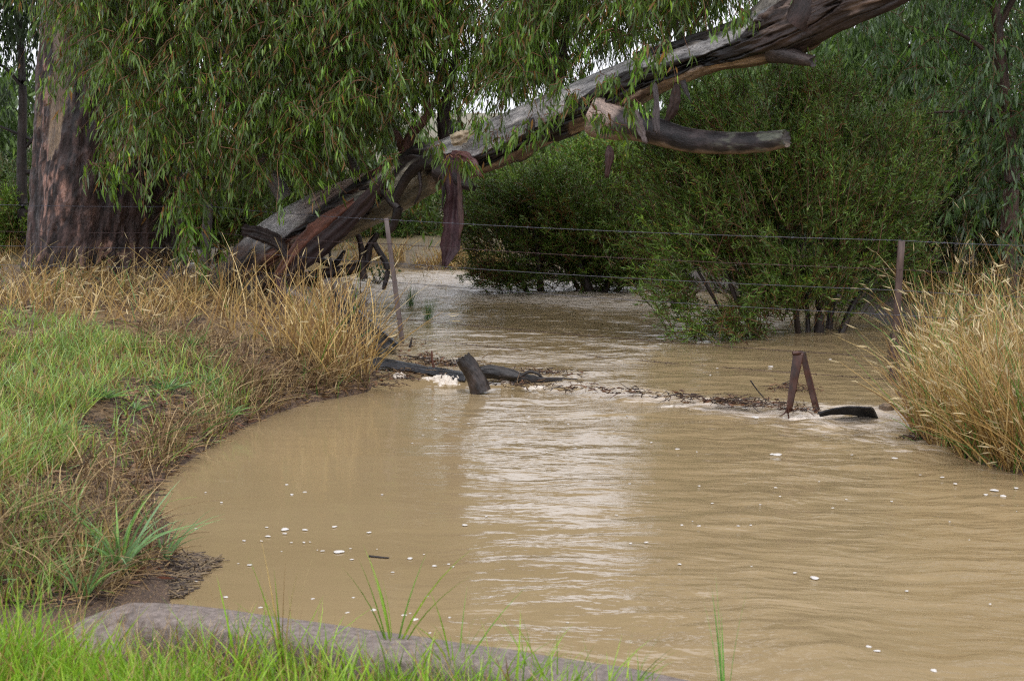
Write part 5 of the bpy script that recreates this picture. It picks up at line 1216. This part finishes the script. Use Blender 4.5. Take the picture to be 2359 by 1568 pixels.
for a in ((275, 1330, 46, .25, .62, .016, BL, 'largest broad-leaved green tussock at the pool edge near the kerb', .75), (195, 1375, 12, .15, .40, .014, BL, 'small green tussock just behind the left end of the kerb', .7),
          (150, 1005, 46, .10, .22, .011, BL, 'flat pale green rosette at the left edge of the bare soil', 1.6), (240, 920, 60, .10, .24, .010, BL, 'spreading green rosette left of the bare bank', 1.6), (385, 905, 56, .10, .24, .010, BL, 'wide green rosette in the middle of the bare bank', 1.6),
          (490, 895, 20, .10, .26, .009, BL, 'thin upright green tussock above the pool edge', .9), (525, 970, 40, .10, .24, .011, BL, 'green rosette lowest on the bank, close to the water', 1.5), (440, 960, 18, .08, .18, .009, BL, 'small green rosette between bare soil and water', 1.5), (310, 945, 30, .08, .18, .010, BL, 'small green rosette beside the wide one', 1.5),
          (445, 800, 34, .12, .34, .008, GREENS, 'loose green tussock among leaf litter below the square post', .8), (400, 790, 24, .1, .22, .007, GREENS, 'fine green tuft left of the loose tussock', .8), (310, 815, 30, .1, .2, .008, GREENS, 'green tuft where the lawn meets the litter', 1.0), (380, 1290, 14, .2, .42, .010, BL, 'few arching green blades over the reed raft', .9)):
    tussock(*a)
NG = 'tall shoots in the near verge'
def kp(x, y, z=.02): return onz(x, y, z)
tussock(0, 0, 5, .34, .55, .008, np.array([[.14, .32, .06], [.19, .40, .08]]), 'lone pair of green blades in front of the pool at the lower right', .12, 'grass_shoot', kp(1668, 1620, 0), .10, NG)
tussock(0, 0, 9, .35, .62, .009, LIME * .8, 'tall green blades arching over the middle of the kerb', .5, 'grass_shoot', kp(905, 1520), .25, NG)
tussock(0, 0, 10, .25, .50, .008, LIME * .85, 'green blades leaning right beside the kerb centre', .6, 'grass_shoot', kp(1050, 1560), .3, NG)
tussock(0, 0, 10, .3, .62, .008, np.vstack([LIME * .7, STRAW]), 'tall stem with straw seed head rising before the kerb', .22, 'grass_shoot', kp(650, 1530), .12, NG)
tussock(0, 0, 8, .25, .42, .007, LIME * .8, 'green shoots at the right end of the near grass', .5, 'grass_shoot', kp(1240, 1590), .3, NG)
tussock(0, 0, 8, .25, .45, .007, LIME * .8, 'last green shoots before the open pool', .6, 'grass_shoot', kp(1430, 1620), .3, NG)
# water plants near the leaning grey post
w1_ = onz(868, 655, 0); mb = MB(); n_ = 70
P = w1_ + np.stack([R.normal(size=n_) * .10, R.normal(size=n_) * .06, .02 + .22 * R.random(n_)], -1); leaves(mb, P, R.normal(size=(n_, 3)) + np.array([0, 0, .2]), .06, .03, pick(np.array([[.035, .09, .03], [.05, .12, .04]]), n_))
s_ = np.stack([np.broadcast_to(w1_ - [0, 0, .03], (14, 3)), (w1_ + P[:14]) / 2, P[:14]], 1); tubes(mb, s_, np.full((14, 3), .004), (.06, .05, .03), 4)
tag(mb.build('water_weed', M_SHRUB, None, False), 'small leafy green weed in the water left of the grey post', 'plant')
for (x, y, lab) in ((945, 705, 'feathery green plant in the water right of the grey post'), (985, 735, 'lower feathery green plant among drowned straw')):
    b0 = onz(x, y, 0); mb = MB(); n_ = 90; az = R.random(n_) * 6.28
    blades(mb, np.broadcast_to(b0, (n_, 3)) + R.normal(size=(n_, 3)) * .02, np.stack([np.cos(az) * .35, np.sin(az) * .35, np.ones(n_)], -1), .12 + .20 * R.random(n_), .0035, R.normal(size=(n_, 3)) * .15, pick(np.array([[.10, .20, .06], [.14, .24, .09]]), n_), None, 3)
    tag(mb.build('water_weed', M_GRASS, None, False), lab, 'plant')
